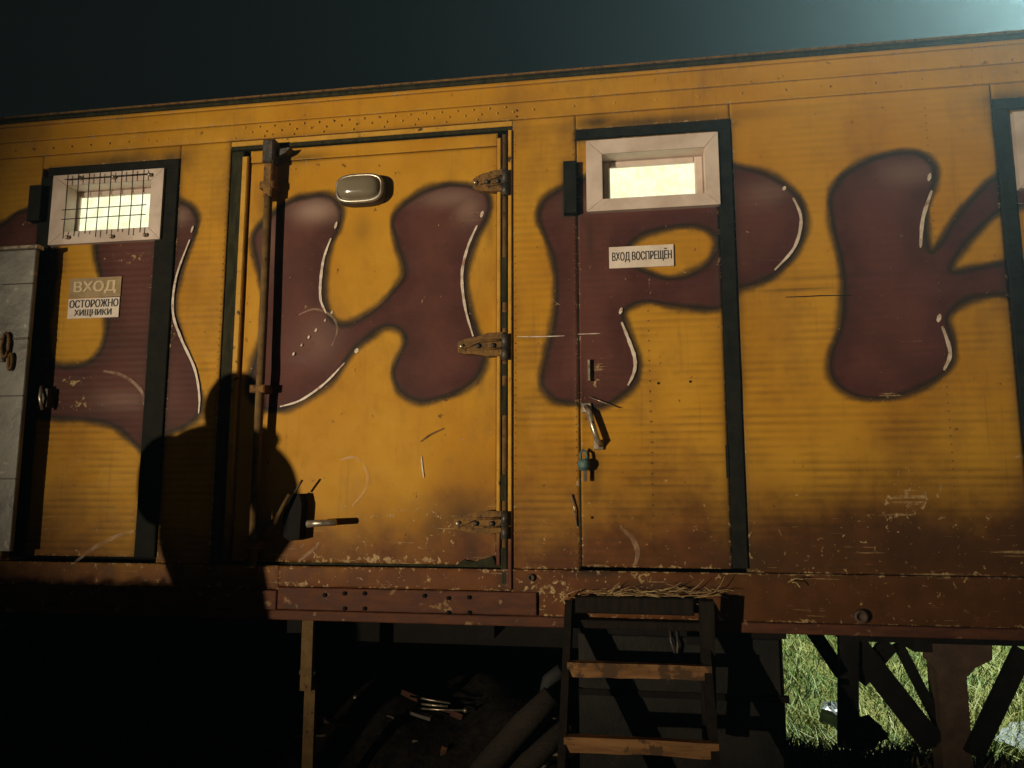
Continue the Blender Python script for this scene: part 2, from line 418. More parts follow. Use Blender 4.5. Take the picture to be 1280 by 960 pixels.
def seg_dist(P, loop):
    A = loop; B = np.roll(loop, -1, 0)
    d = np.full(len(P), 9.0)
    ins = np.zeros(len(P), bool)
    for a, b_ in zip(A, B):
        e = b_ - a
        l2 = max(e @ e, 1e-12)
        t = np.clip(((P - a) @ e) / l2, 0, 1)
        q = P - a - t[:, None] * e
        d = np.minimum(d, q[:, 0] ** 2 + q[:, 1] ** 2)
        c = ((a[1] > P[:, 1]) != (b_[1] > P[:, 1]))
        if c.any():
            xs = a[0] + (P[:, 1] - a[1]) / (b_[1] - a[1] + 1e-12) * e[0]
            ins ^= c & (P[:, 0] < xs)
    d = np.sqrt(d)
    return np.where(ins, -d, d)
def letter_sdf(P):
    s = np.full(len(P), 0.3)
    for loop in LETTERS:
        lo = loop.min(0) - 0.08; hi = loop.max(0) + 0.08
        k = np.where(((P > lo) & (P < hi)).all(1))[0]
        if len(k): s[k] = np.minimum(s[k], seg_dist(P[k], loop))
    lo = HOLE.min(0) - 0.08; hi = HOLE.max(0) + 0.08
    k = np.where(((P > lo) & (P < hi)).all(1))[0]
    if len(k): s[k] = np.maximum(s[k], -seg_dist(P[k], HOLE))
    return s
def blobs(P, lst):
    s = np.zeros(len(P))
    for (px, py, rx, rz, k) in lst:
        c = at(px, py)
        q = ((P[:, 0] - c.x) / rx) ** 2 + ((P[:, 1] - c.z) / rz) ** 2
        s = np.maximum(s, k * np.exp(-q))
    return s
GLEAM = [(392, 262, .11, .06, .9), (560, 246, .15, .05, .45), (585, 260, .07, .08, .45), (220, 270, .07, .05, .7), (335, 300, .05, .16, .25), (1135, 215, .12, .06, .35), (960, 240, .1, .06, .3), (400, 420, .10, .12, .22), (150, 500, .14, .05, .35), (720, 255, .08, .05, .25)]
WEAR = [(470, 700, .30, .022, 1.0), (540, 702, .16, .018, .9), (200, 700, .2, .02, .3), (1135, 625, .14, .13, .62), (1060, 690, .16, .05, .35), (745, 465, .045, .08, .85), (90, 478, .12, .03, .95), (100, 505, .12, .04, .7), (160, 322, .13, .035, .9), (190, 345, .03, .06, .9), (690, 735, .2, .05, .8), (90, 575, .08, .05, .55), (760, 350, .18, .08, .22), (690, 380, .05, .12, .35), (560, 545, .2, .16, .22), (480, 640, .25, .06, .5), (1110, 495, .06, .03, .8), (790, 600, .15, .1, .25), (560, 660, .1, .08, .4), (860, 720, .4, .03, .4), (30, 280, .1, .06, .5), (215, 400, .03, .2, .5), (640, 760, .4, .03, .3), (1200, 660, .3, .08, .2)]
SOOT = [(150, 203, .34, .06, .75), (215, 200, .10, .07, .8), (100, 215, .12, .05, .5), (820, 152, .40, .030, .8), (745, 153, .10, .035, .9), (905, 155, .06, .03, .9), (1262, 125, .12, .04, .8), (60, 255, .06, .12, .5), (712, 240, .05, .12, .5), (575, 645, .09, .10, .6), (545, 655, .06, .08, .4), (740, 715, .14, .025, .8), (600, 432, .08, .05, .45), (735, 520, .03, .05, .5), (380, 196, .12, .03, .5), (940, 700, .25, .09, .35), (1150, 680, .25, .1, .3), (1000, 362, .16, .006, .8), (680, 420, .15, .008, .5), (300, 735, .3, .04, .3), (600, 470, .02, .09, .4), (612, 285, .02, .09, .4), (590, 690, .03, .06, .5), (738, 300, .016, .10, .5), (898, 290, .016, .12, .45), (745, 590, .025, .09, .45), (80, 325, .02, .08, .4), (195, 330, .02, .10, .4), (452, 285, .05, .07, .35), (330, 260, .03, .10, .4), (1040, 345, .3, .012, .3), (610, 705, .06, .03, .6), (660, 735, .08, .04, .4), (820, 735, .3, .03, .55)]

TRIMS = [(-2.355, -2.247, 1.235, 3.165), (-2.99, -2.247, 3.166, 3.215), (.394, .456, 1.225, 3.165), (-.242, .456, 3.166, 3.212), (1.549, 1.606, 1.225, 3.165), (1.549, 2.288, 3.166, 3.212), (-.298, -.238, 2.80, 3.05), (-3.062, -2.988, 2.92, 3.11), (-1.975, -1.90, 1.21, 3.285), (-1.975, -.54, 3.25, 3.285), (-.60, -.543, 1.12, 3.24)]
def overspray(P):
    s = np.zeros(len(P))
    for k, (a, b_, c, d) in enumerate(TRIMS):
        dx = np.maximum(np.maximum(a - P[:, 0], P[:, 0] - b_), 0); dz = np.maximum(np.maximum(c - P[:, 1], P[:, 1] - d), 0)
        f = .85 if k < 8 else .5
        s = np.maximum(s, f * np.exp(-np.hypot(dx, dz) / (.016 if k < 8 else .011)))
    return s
def sheet(name, parent, x0, x1, z0, z1, y=0.0, rib=0.0014, thick=0.05, hole=None, mat=None, pitch=0.033, origin=None, dent=0.0):
    """pressed metal sheet with horizontal grooves, turned edges and an optional window opening"""
    st = pitch / 4
    nz = max(1, round((z1 - z0) / st)); nx = max(1, round((x1 - x0) / 0.012))
    xs = np.linspace(x0, x1, nx + 1); zs = np.linspace(z0, z1, nz + 1)
    if hole:
        for hx in hole[:2]: xs[np.argmin(abs(xs - hx))] = hx
        for hz in hole[2:]: zs[np.argmin(abs(zs - hz))] = hz
    X, Z = np.meshgrid(xs, zs)
    P = np.stack([X.ravel(), Z.ravel()], 1)
    Y = np.full(len(P), y)
    ph = (P[:, 1] / pitch) % 1.0
    edge = np.minimum(np.minimum(P[:, 0] - x0, x1 - P[:, 0]), np.minimum(P[:, 1] - z0, z1 - P[:, 1]))
    fade = np.clip(edge / 0.02, 0, 1)
    if rib:
        Y += rib * fade * np.maximum(0, 1 - abs(ph - 0.5) / 0.26)
    Y += 0.004 * fade * (np.sin(P[:, 0] * 4.1 + P[:, 1] * 1.3) * np.sin(P[:, 1] * 3.7 + 1.0 + P[:, 0]))
    if (x1 - x0) > .2 and (z1 - z0) > .5:      # dents knocked into the sheet
        rg = np.random.default_rng(int(abs(x0) * 1000))
        for _ in range(int(7 * (x1 - x0) * (z1 - z0)) + 2):
            cx, cz = rg.uniform(x0, x1), rg.uniform(z0, z1); ra, rb = rg.uniform(.03, .14), rg.uniform(.02, .09)
            Y += fade * rg.uniform(-.002, .0075) * np.exp(-((P[:, 0] - cx) / ra) ** 2 - ((P[:, 1] - cz) / rb) ** 2)
    NX, NZ = nx + 1, nz + 1
    verts = np.stack([P[:, 0], Y, P[:, 1]], 1)
    I = np.arange(NX * NZ).reshape(NZ, NX)
    F = np.stack([I[:-1, :-1], I[:-1, 1:], I[1:, 1:], I[1:, :-1]], -1).reshape(-1, 4)
    if hole:
        cx = (X[:-1, :-1] + X[1:, 1:]).ravel() / 2; cz = (Z[:-1, :-1] + Z[1:, 1:]).ravel() / 2
        keep = ~((cx > hole[0]) & (cx < hole[1]) & (cz > hole[2]) & (cz < hole[3]))
        F = F[keep]
    ring = np.concatenate([I[0, :-1], I[:-1, -1], I[-1, :0:-1], I[:0:-1, 0]])
    back = verts[ring].copy(); back[:, 1] = y + thick
    b0 = len(verts)
    n = len(ring)
    j = np.arange(n); jn = (j + 1) % n
    SF = np.stack([ring[j], b0 + j, b0 + jn, ring[jn]], 1)
    verts = np.concatenate([verts, back]); F = np.concatenate([F, SF])
    o0 = np.array(origin if origin is not None else (0, 0, 0), float)
    me = bpy.data.meshes.new(name)
    me.vertices.add(len(verts)); me.vertices.foreach_set('co', (verts - o0).ravel())
    me.loops.add(len(F) * 4); me.loops.foreach_set('vertex_index', F.ravel().astype(np.int32))
    me.polygons.add(len(F)); me.polygons.foreach_set('loop_start', np.arange(len(F), dtype=np.int32) * 4)
    sm = np.ones(len(F), bool); sm[-n:] = False
    me.polygons.foreach_set('use_smooth', sm)
    me.update(calc_edges=True); me.validate()
    Q = verts[:, [0, 2]]
    groove = np.concatenate([np.maximum(0, 1 - abs(ph - 0.5) / 0.30) * fade if rib else np.zeros(len(P)), np.zeros(n)])
    for nm, val in (('groove', groove), ('sdf', letter_sdf(Q)), ('gleam', blobs(Q, GLEAM)), ('wear', np.maximum(blobs(Q, WEAR), np.concatenate([.72 * np.exp(-edge / .011), np.full(n, .7)]))), ('soot', np.maximum(blobs(Q, SOOT), overspray(Q)))):
        a = me.attributes.new(nm, 'FLOAT', 'POINT'); a.data.foreach_set('value', val.astype(np.float32))
    me.materials.append(mat or M_MURAL)
    o = bpy.data.objects.new(name, me); C.objects.link(o)
    o.location = tuple(o0)
    if parent: o.parent = parent
    return o

# ------------------------------------------------------------ ground
def gh(x, y):
    """height of the yard: a low bank under the trailer, falling away behind it"""
    bank = 0.26 * np.exp(-((y - 0.7) / 0.75) ** 2)
    drop = -0.42 / (1 + np.exp(-(y - 2.0) / 0.42))
    rise = 0.05 * np.exp(-(((x + 3.1) / 1.0) ** 2 + ((y + 2.0) / 1.0) ** 2))
    n = 0.03 * np.sin(x * 2.3 + 1.1 * y) * np.sin(y * 2.9 - 0.7 * x) + 0.015 * np.sin(x * 7.1 + y * 3) * np.sin(y * 6.3)
    return bank + drop + rise + n
def make_ground():
    def axis(a, b, n, far):
        core = np.linspace(a, b, n)
        return np.concatenate([-np.geomspace(far, -a + 1.5, 9) if a < 0 else [], core, np.geomspace(b + 1.5, far, 9)])
    xs = axis(-6.0, 8.0, 113, 140.0); ys = axis(-5.0, 11.0, 129, 140.0)
    X, Y = np.meshgrid(xs, ys)
    Z = gh(X, Y)
    V = np.stack([X.ravel(), Y.ravel(), Z.ravel()], 1)
    I = np.arange(len(V)).reshape(X.shape)
    F = np.stack([I[:-1, :-1], I[:-1, 1:], I[1:, 1:], I[1:, :-1]], -1).reshape(-1, 4)
    me = bpy.data.meshes.new('ground'); me.from_pydata(V.tolist(), [], F.tolist())
    me.polygons.foreach_set('use_smooth', [True] * len(F))
    m, nt, b, out = new_mat('trampled_earth_and_turf'); g = G(nt)
    x, y, z = g.sep()
    earth = g.mix(g.step(g.noise(5, 6, 0.65), 0.3, 0.7), (0.020, 0.014, 0.009), (0.055, 0.040, 0.024))
    front = g.mix(g.step(g.noise(14, 6, 0.65, off=(6, 1, 0)), 0.3, 0.7), (0.09, 0.068, 0.036), (0.19, 0.15, 0.08))  # paler ground in front, lightened to bounce fill light onto the trailer
    earth = g.mix(g.step(y, 0.15, -0.5), earth, front)
    turf = g.mix(g.step(g.noise(6, 6, 0.65, off=(4, 1, 0)), 0.35, 0.7), (0.045, 0.060, 0.015), (0.105, 0.105, 0.035))
    col = g.mix(g.step(g.m('ADD', y, g.noise(3, 3, 0.5)), 1.5, 2.3), earth, turf)
    nt.links.new(col, b.inputs['Base Color']); b.inputs['Roughness'].default_value = 0.95
    b.inputs['Specular IOR Level'].default_value = 0.1
    g.bump(g.noise(30, 6, 0.7), 0.8, 0.04, b)
    me.materials.append(m)
    o = bpy.data.objects.new('ground', me); C.objects.link(o); o['kind'] = 'structure'
make_ground()

def make_grass(name, n, xr, yr, hr, mat, label, lean=0.8, dens=None):
    x = RNG.uniform(*xr, n); y = RNG.uniform(*yr, n)
    if dens is not None:
        k = dens(x, y); x, y = x[k], y[k]; n = len(x)
    clump = 0.6 + 0.8 * (0.5 + 0.5 * np.sin(x * 5.3 + 2 * np.sin(y * 3.1)) * np.sin(y * 6.1 + x))
    h = RNG.uniform(*hr, n) * clump
    a = RNG.uniform(0, 2 * np.pi, n); w = RNG.uniform(0.003, 0.009, n)
    ln = RNG.uniform(0.2, lean, n) * h; la = RNG.uniform(0, 2 * np.pi, n)
    z = gh(x, y) - 0.01
    dx, dy = np.cos(a) * w, np.sin(a) * w
    lx, ly = np.cos(la) * ln, np.sin(la) * ln
    V = np.empty((n, 5, 3))
    V[:, 0] = np.stack([x - dx, y - dy, z], 1); V[:, 1] = np.stack([x + dx, y + dy, z], 1)
    V[:, 2] = np.stack([x + dx * .7 + lx * .35, y + dy * .7 + ly * .35, z + h * .6], 1)
    V[:, 3] = np.stack([x - dx * .7 + lx * .35, y - dy * .7 + ly * .35, z + h * .6], 1)
    V[:, 4] = np.stack([x + lx, y + ly, z + h * .92], 1)
    b0 = np.arange(n) * 5
    q = np.stack([b0, b0 + 1, b0 + 2, b0 + 3], 1); t = np.stack([b0 + 3, b0 + 2, b0 + 4], 1)
    me = bpy.data.meshes.new(name)
    me.vertices.add(n * 5); me.vertices.foreach_set('co', V.ravel())
    li = np.concatenate([q.ravel(), t.ravel()]).astype(np.int32)
    me.loops.add(len(li)); me.loops.foreach_set('vertex_index', li)
    me.polygons.add(2 * n)
    me.polygons.foreach_set('loop_start', np.concatenate([np.arange(n) * 4, 4 * n + np.arange(n) * 3]).astype(np.int32))
    me.update(calc_edges=True)
    me.materials.append(mat)
    o = bpy.data.objects.new(name, me); C.objects.link(o)
    return tag(o, label, 'grass', kind='stuff')
m, nt, b, out = new_mat('grass_blades'); g = G(nt)
nz = g.noise(2.2, 4, 0.6); nz2 = g.noise(60, 2, 0.5)
c = g.mix(g.step(nz, 0.35, 0.65), (0.034, 0.078, 0.013), (0.105, 0.125, 0.032))
c = g.mix(g.step(nz2, 0.60, 0.72), c, (0.20, 0.175, 0.075))
nt.links.new(c, b.inputs['Base Color']); b.inputs['Roughness'].default_value = 0.6
b.inputs['Specular IOR Level'].default_value = 0.25
M_GRASS = m
M_DRYGRASS = simple('dry_grass_blades', (0.06, 0.045, 0.02), (0.13, 0.10, 0.05), 0.8, scale=30)
make_grass('grass', 46000, (-0.5, 8.5), (1.9, 9.5), (0.06, 0.20), M_GRASS, 'bright green mown grass lit behind the trailer', lean=1.7, dens=lambda x, y: x < 1.0 + y * 0.9)
make_grass('dry_grass', 5200, (0.45, 2.2), (-0.6, 1.5), (0.04, 0.15), M_DRYGRASS, 'dull dry grass on the bank under the trailer', lean=1.3)

# ------------------------------------------------------------ the circus trailer
T = empty('circus_trailer', (0, 0, 0))
tag(T, 'ochre circus trailer with big brown bubble letters painted along its side', 'trailer')
X0, X1, DEP = -5.6, 3.9, 2.45
ZF, ZD, ZR = 1.21, 3.285, 3.50        # floor line, top of doors, roof edge

# hollow body: back wall, ends, floor, ceiling set behind the side sheets
mb = MB(); mb.box(X0 + .02, X1 - .02, 0.16, DEP - .03, 1.02, 3.47); mb.build('body_core', M_CHASSIS, T)
mb = MB(); mb.box(X0, X1, DEP - .029, DEP, 1.0, 3.49); mb.build('rear_wall', M_YELLOW, T)
for xa in (X0 - .03, X1):
    mb = MB(); mb.box(xa, xa + .029, 0.0, DEP, 1.0, 3.49); mb.build('end_wall', M_YELLOW, T)
# crowned roof
mb = MB()
prof = [(-0.030, 3.4995), (0.25, 3.545), (0.8, 3.60), (DEP / 2, 3.62), (DEP - .8, 3.60), (DEP - .25, 3.545), (DEP + .03, 3.4995)]
vs = [(x, yy, zz) for x in (X0 - .04, X1 + .04) for yy, zz in prof] + [(x, yy, 3.492) for x in (X0 - .04, X1 + .04) for yy in (-.030, DEP + .03)]
k = len(prof)
mb.add(vs, [(i, i + 1, k + i + 1, k + i) for i in range(k - 1)] + [tuple(range(k)) + (2 * k + 1, 2 * k), tuple(range(2 * k - 1, k - 1, -1)) + (2 * k + 2, 2 * k + 3), (0, 2 * k, 2 * k + 2, k), (k - 1, 2 * k - 1, 2 * k + 3, 2 * k + 1), (2 * k, 2 * k + 1, 2 * k + 3, 2 * k + 2)])
mb.build('roof', M_DARK_OLIVE, T)
mb = MB(); mb.box(X0, X1, -.022, .02, 3.476, 3.4915); mb.build('gutter', M_DARK_OLIVE, T)
mb = MB(); mb.box(X0, X1, -.036, -.0305, 3.496, 3.505); mb.build('roof_edge', M_HINGE, T)
# fascia bands above the doors, each lapped over the next
for za, zb, yy in ((3.457, 3.4755, -.014), (3.372, 3.456, -.010), (3.287, 3.371, -.006)):
    sheet('fascia_band', T, X0, X1, za, zb, yy, 0, 0.03)
def rivet_field(name, pts, parent, r=0.006, y=-0.010, mat=M_YELLOW):
    mb = MB()
    for (x, z) in pts:
        for (rr, h) in ((1, 0),):
            n = 6
            vs = [(x + r * math.cos(t * math.pi / 3), y, z + r * math.sin(t * math.pi / 3)) for t in range(n)] + [(x + .6 * r * math.cos(t * math.pi / 3), y - r * .55, z + .6 * r * math.sin(t * math.pi / 3)) for t in range(n)]
            mb.add(vs, [(i, (i + 1) % n, n + (i + 1) % n, n + i) for i in range(n)] + [tuple(range(n, 2 * n))], True)
    o = mb.build(name, mat, parent); o['kind'] = 'stuff'
    return o
pts = []
for i in range(18): pts.append((-1.90 + i * .078, 3.352)); pts.append((-1.862 + i * .078, 3.325))
for i in range(9): pts.append((-1.95 + i * .155, 3.300))
for i in range(10): pts += [(-0.52, 3.30 + .03 * (i % 2)), (-3.2 + i * .11, 3.325)]
for i in range(14): pts.append((-.44 + i * .19, 3.33))
rivet_field('rivets', pts, T)

# side sheets between the doors
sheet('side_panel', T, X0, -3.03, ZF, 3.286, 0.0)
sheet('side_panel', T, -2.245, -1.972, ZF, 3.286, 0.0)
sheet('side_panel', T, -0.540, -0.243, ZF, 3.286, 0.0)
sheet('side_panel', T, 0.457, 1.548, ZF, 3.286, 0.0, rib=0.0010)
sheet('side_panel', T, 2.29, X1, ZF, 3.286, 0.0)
for x, xx in ((-1.985, 0), (-0.528, 0), (0.07, 1), (-.255, 0), (-2.235, 0), (1.28, 0)):
    rivet_field('seam_rivets', [(x, 1.26 + i * (0.034 if not xx else .045)) for i in range(58 if not xx else 30)], T, 0.0032, -0.001, M_STEEL if xx else M_HINGE)
# lap seam on the wide sheet
mb = MB(); mb.prism([(.66, 2.3775), (.74, 2.376), (.80, 2.377), (.93, 2.374), (.93, 2.377), (.80, 2.3815), (.74, 2.380), (.66, 2.380)], -.0045, .001); mb.build('lap_seam', M_TRIM, T)
for xa, xb in ((-3.028, -2.247), (-.241, .455), (1.550, 2.288)):
    sheet('door_header', T, xa, xb, 3.2165, 3.286, 0.0, rib=0)

# black door surrounds
def trim(x0, x1, z0, z1, yf=-.012):
    mb = MB(); mb.bbox(x0, x1, yf, .10, z0, z1, .003); return mb.build('door_trim', M_TRIM, T)
trim(-2.355, -2.247, 1.235, 3.165); trim(-2.99, -2.247, 3.166, 3.215, -.010)
trim(-3.028, -2.952, 1.22, 3.165, -.008)
trim(0.394, 0.456, 1.225, 3.165); trim(-.242, .456, 3.166, 3.212, -.010)
trim(1.549, 1.606, 1.225, 3.165); trim(1.549, 2.288, 3.166, 3.212, -.010); trim(2.232, 2.288, 1.225, 3.165)
trim(-3.062, -2.988, 2.92, 3.11, -.045); trim(-.298, -.238, 2.80, 3.05, -.040)

def window(door, x0, x1, z0, z1, ox0, ox1, oz0, oz1, sash, y=0.0):
    """white mitred casing round a recessed, lit, frosted pane"""
    g_ = 0.0012
    f = y - .022
    for poly in ([(x0, z1), (ox0, oz1), (ox1, oz1), (x1, z1)], [(x0, z0), (x1, z0), (ox1, oz0), (ox0, oz0)], [(x0, z0), (ox0, oz0), (ox0, oz1), (x0, z1)], [(x1, z0), (x1, z1), (ox1, oz1), (ox1, oz0)]):
        cx = sum(p[0] for p in poly) / 4; cz = sum(p[1] for p in poly) / 4
        poly = [(p[0] + (cx - p[0]) * .006, p[1] + (cz - p[1]) * .03 if abs(poly[0][0] - poly[3][0]) > .2 else p[1] + (cz - p[1]) * .004) for p in poly]
        mb = MB(); mb.prism(poly, f, y + .01); mb.build('frame_board', M_FRAMEW, door)
    e = y + .085
    mb = MB()
    for (a, c) in (((ox0, oz0), (ox0, oz1)), ((ox0, oz1), (ox1, oz1)), ((ox1, oz1), (ox1, oz0)), ((ox1, oz0), (ox0, oz0))):
        mb.add([(a[0], f + .002, a[1]), (c[0], f + .002, c[1]), (c[0], e, c[1]), (a[0], e, a[1])], [(0, 1, 2, 3)])
    mb.build('window_reveal', M_FRAMEW, door)
    l, r, t, b_ = sash
    for q in ((ox0, ox0 + l, oz0, oz1), (ox1 - r, ox1, oz0, oz1), (ox0 + l, ox1 - r, oz1 - t, oz1), (ox0 + l, ox1 - r, oz0, oz0 + b_)):
        mb = MB(); mb.bbox(q[0] + .0006, q[1] - .0006, e - .022, e, q[2] + .0006, q[3] - .0006, .006); mb.build('sash_rail', M_FRAMEW, door)
    mb = MB(); mb.box(ox0 + l - .004, ox1 - r + .004, e - .006, e + .004, oz0 + b_ - .004, oz1 - t + .004); mb.build('window_pane', M_PANE, door)

def text_mesh(name, s, x0, x1, z0, z1, y, mat, parent, bold=0.0, rot=0.0):
    """flat lettering fitted to a rectangle on the wall"""
    cu = bpy.data.curves.new(name, 'FONT'); cu.body = s; cu.size = 1.0; cu.fill_mode = 'FRONT'; cu.resolution_u = 3
    tmp = bpy.data.objects.new(name, cu); C.objects.link(tmp)
    dg = bpy.context.evaluated_depsgraph_get(); dg.update()
    me = bpy.data.meshes.new_from_object(tmp.evaluated_get(dg))
    bpy.data.objects.remove(tmp)
    n = len(me.vertices); co = np.zeros(n * 3); me.vertices.foreach_get('co', co); co = co.reshape(-1, 3)
    lo = co.min(0); hi = co.max(0); u = (co - lo) / np.maximum(hi - lo, 1e-9)
    X = x0 + u[:, 0] * (x1 - x0); Z = z0 + u[:, 1] * (z1 - z0) + (X - (x0 + x1) / 2) * rot
    out_ = np.stack([X, np.full(n, y), Z], 1)
    me.vertices.foreach_set('co', out_.ravel()); me.update()
    base_f = [tuple(p.vertices) for p in me.polygons]
    V = []; F = []
    for k in (-1, 0, 1):          # three passes of ink make the heavy strokes
        b0 = len(V)
        V += [(p[0] + k * bold * (z1 - z0), p[1] - .0002 * (k + 1), p[2]) for p in out_.tolist()]
        F += [tuple(i + b0 for i in f) for f in base_f]
    me = bpy.data.meshes.new(name); me.from_pydata(V, [], F)
    me.materials.append(mat)
    o = bpy.data.objects.new(name, me); C.objects.link(o); o.parent = parent
    return o
def plate(name, x0, x1, z0, z1, y0, y1, mat, parent, rot=0.0):
    mb = MB(); k = (x1 - x0) / 2 * rot
    mb.prism([(x0, z0 - k), (x1, z0 + k), (x1, z1 + k), (x0, z1 - k)], y0, y1)
    return mb.build(name, mat, parent)

# --- door with the barred window (left)
H1 = (-2.862, -2.384, 2.855, 3.102)
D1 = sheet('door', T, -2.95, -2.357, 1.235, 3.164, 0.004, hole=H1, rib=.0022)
tag(D1, 'narrow door with a wire-barred window and warning plates')
window(D1, -2.942, -2.318, 2.79, 3.162, *H1, (.012, .014, .030, .012), y=-.004)
mb = MB()
for i in range(8):
    x = -2.84 + i * .061
    mb.tube([(x, -.047, 3.150), (x + .004, -.049, 2.98), (x, -.047, 2.812 + .01 * (i % 3))], .0026, 5)
for z in (2.915, 2.965, 3.128):
    mb.tube([(-2.86, -.044, z), (-2.39, -.044, z)], .0026, 5)
mb.build('window_grille', M_STEEL, D1)
for (px, py) in ((101, 223), (143, 222), (188, 219), (85, 297), (140, 296), (182, 294)):
    p = at(px, py, -.03)
    mb = MB(); mb.lathe([(.011, 0), (.011, .012), (.006, .020)], Matrix.Translation((p.x, -.026, p.z)) @ Matrix.Rotation(R(90), 4, 'X'), 8); mb.build('grille_screw', M_BRIGHT, D1)
s1 = plate('entry_sign', -2.816, -2.528, 2.511, 2.614, -.0040, .006, M_TAN, D1)
text_mesh('lettering', 'ВХОД', -2.788, -2.556, 2.530, 2.596, -.0052, M_PALEINK, s1, .05)
s2 = plate('predator_warning_sign', -2.814, -2.530, 2.405, 2.507, -.0050, .006, M_WHITE, D1)
text_mesh('lettering', 'ОСТОРОЖНО', -2.806, -2.536, 2.459, 2.500, -.0062, M_INK, s2, .035)
text_mesh('lettering', 'ХИЩНИКИ', -2.776, -2.570, 2.411, 2.450, -.0062, M_INK, s2, .035)
s1['label'] = 'faded tan plate reading ВХОД'; s2['label'] = 'white plate reading ОСТОРОЖНО ХИЩНИКИ'
# latch stub half in shadow
mb = MB(); mb.tube([at(52, 483, -.05), at(50, 497, -.07), at(53, 512, -.05)], .008, 8); mb.build('grab_handle', M_BRIGHT, D1)
mb = MB(); mb.obox(Matrix.Translation(at(58, 498, -.02)), .05, .05, .09); mb.build('latch', M_STEEL, D1)

# --- grey sheet metal shutter standing off the wall at the far left
SY = -0.12
SH = empty('metal_shutter', (-3.25, SY, 1.24)); SH.parent = T
def shp(mb, nm, mat): 
    o = mb.build(nm, mat, SH); o.location = -Vector((-3.25, SY, 1.24)); return o
mb = MB(); mb.bbox(-3.62, -2.922, SY, SY + .022, 1.262, 2.738, .004); shp(mb, 'shutter_sheet', M_GREY)
mb = MB(); mb.bbox(-3.63, -2.905, SY - .014, SY + .03, 2.739, 2.758, .003); shp(mb, 'top_rail', M_BRIGHT)
mb = MB(); mb.bbox(-3.63, -2.955, SY - .012, SY + .03, 1.225, 1.261, .003); shp(mb, 'bottom_rail', M_PROP)
mb = MB(); mb.box(-3.62, -2.923, SY - .004, SY, 2.28, 2.292); shp(mb, 'pressed_seam', M_STEEL)
for z in (2.0, 2.56, 1.6):
    mb = MB(); mb.box(-3.10, -2.924, SY - .0035, SY, z, z + .006); shp(mb, 'pressed_seam', M_STEEL)
def loop_link(px, py, rx, rz, yy):
    c_ = at(px, py, yy)
    return [(c_.x + rx * math.cos(t * math.pi / 6), yy, c_.z + rz * math.sin(t * math.pi / 6)) for t in range(13)]
for (px, py, rx, rz) in ((7, 431, .020, .060), (13, 452, .010, .040)):
    mb = MB(); mb.tube(loop_link(px, py, rx, rz, SY - .012), .008, 6, cap=False); shp(mb, 'latch_link', M_HINGE)
mb = MB(); mb.bbox(-3.13, -3.04, SY - .016, SY, 2.17, 2.20, .003); shp(mb, 'hasp', M_BRIGHT)
for o in SH.children: pass
for z in (1.4, 2.0, 2.6):
    mb = MB(); mb.box(-3.20, -3.16, SY + .022, .0, z, z + .04); shp(mb, 'standoff_bracket', M_STEEL)

# --- wide riveted door with dark edge strips (middle)
D2 = empty('wide_door', (-1.24, 0, 1.21)); D2.parent = T
def d2(mb, nm, mat, parent=D2):
    o = mb.build(nm, mat, parent)
    if parent is D2: o.location = (1.24, 0, -1.21)
    return o
L2 = sheet('door_leaf', D2, -1.868, -.612, 1.222, 3.166, .012, rib=0, pitch=.05)
L2.location = (1.24, 0, -1.21)
mb = MB(); mb.box(-1.97, -.541, .055, .075, 1.2, 3.285); d2(mb, 'olive_back', M_DARK_OLIVE)
tr = sheet('top_rail', D2, -1.868, -.612, 3.170, 3.232, .008, rib=0); tr.location = (1.24, 0, -1.21)
mb = MB(); mb.bbox(-1.971, -.541, -.004, .05, 3.2385, 3.258, .003); d2(mb, 'head_olive_strip', M_DARK_OLIVE)  # plain dark olive strip across the top
mb = MB(); mb.bbox(-1.971, -.541, -.003, .05, 3.2595, 3.2845, .003); d2(mb, 'head_strip', M_YELLOW)
mb = MB(); mb.bbox(-1.9715, -1.905, .004, .05, 1.21, 3.238, .006); d2(mb, 'side_olive_strip', M_DARK_OLIVE)  # plain dark olive strip down the left edge
mb = MB(); mb.bbox(-1.904, -1.873, -.012, .05, 1.222, 3.20, .005); d2(mb, 'edge_strip', M_YELLOW)
mb = MB(); mb.bbox(-.611, -.594, -.012, .05, 1.222, 3.20, .004); d2(mb, 'edge_strip', M_YELLOW)
mb = MB(); mb.tube([(-.578, .008, 1.13), (-.577, .006, 2.2), (-.579, .008, 3.22)], .0125, 10); d2(mb, 'hinge_post', M_PROP)
mb = MB(); mb.bbox(-.559, -.5415, -.014, .05, 1.12, 3.235, .004); d2(mb, 'post_strip', M_YELLOW)
for z0, z1 in ((2.40, 2.62), (2.28, 2.36), (1.88, 2.02), (1.50, 1.62), (1.14, 1.30), (2.06, 2.12)):
    mb = MB(); mb.bbox(-.592, -.562, -.008, .03, z0, z1, .006); d2(mb, 'torn_seal', M_DARK_OLIVE)
mb = MB(); mb.prism([(-.79, 1.223), (-.76, 1.245), (-.715, 1.235), (-.63, 1.262), (-.614, 1.223)], -.002, .012); d2(mb, 'torn_flap', M_DARK_OLIVE)
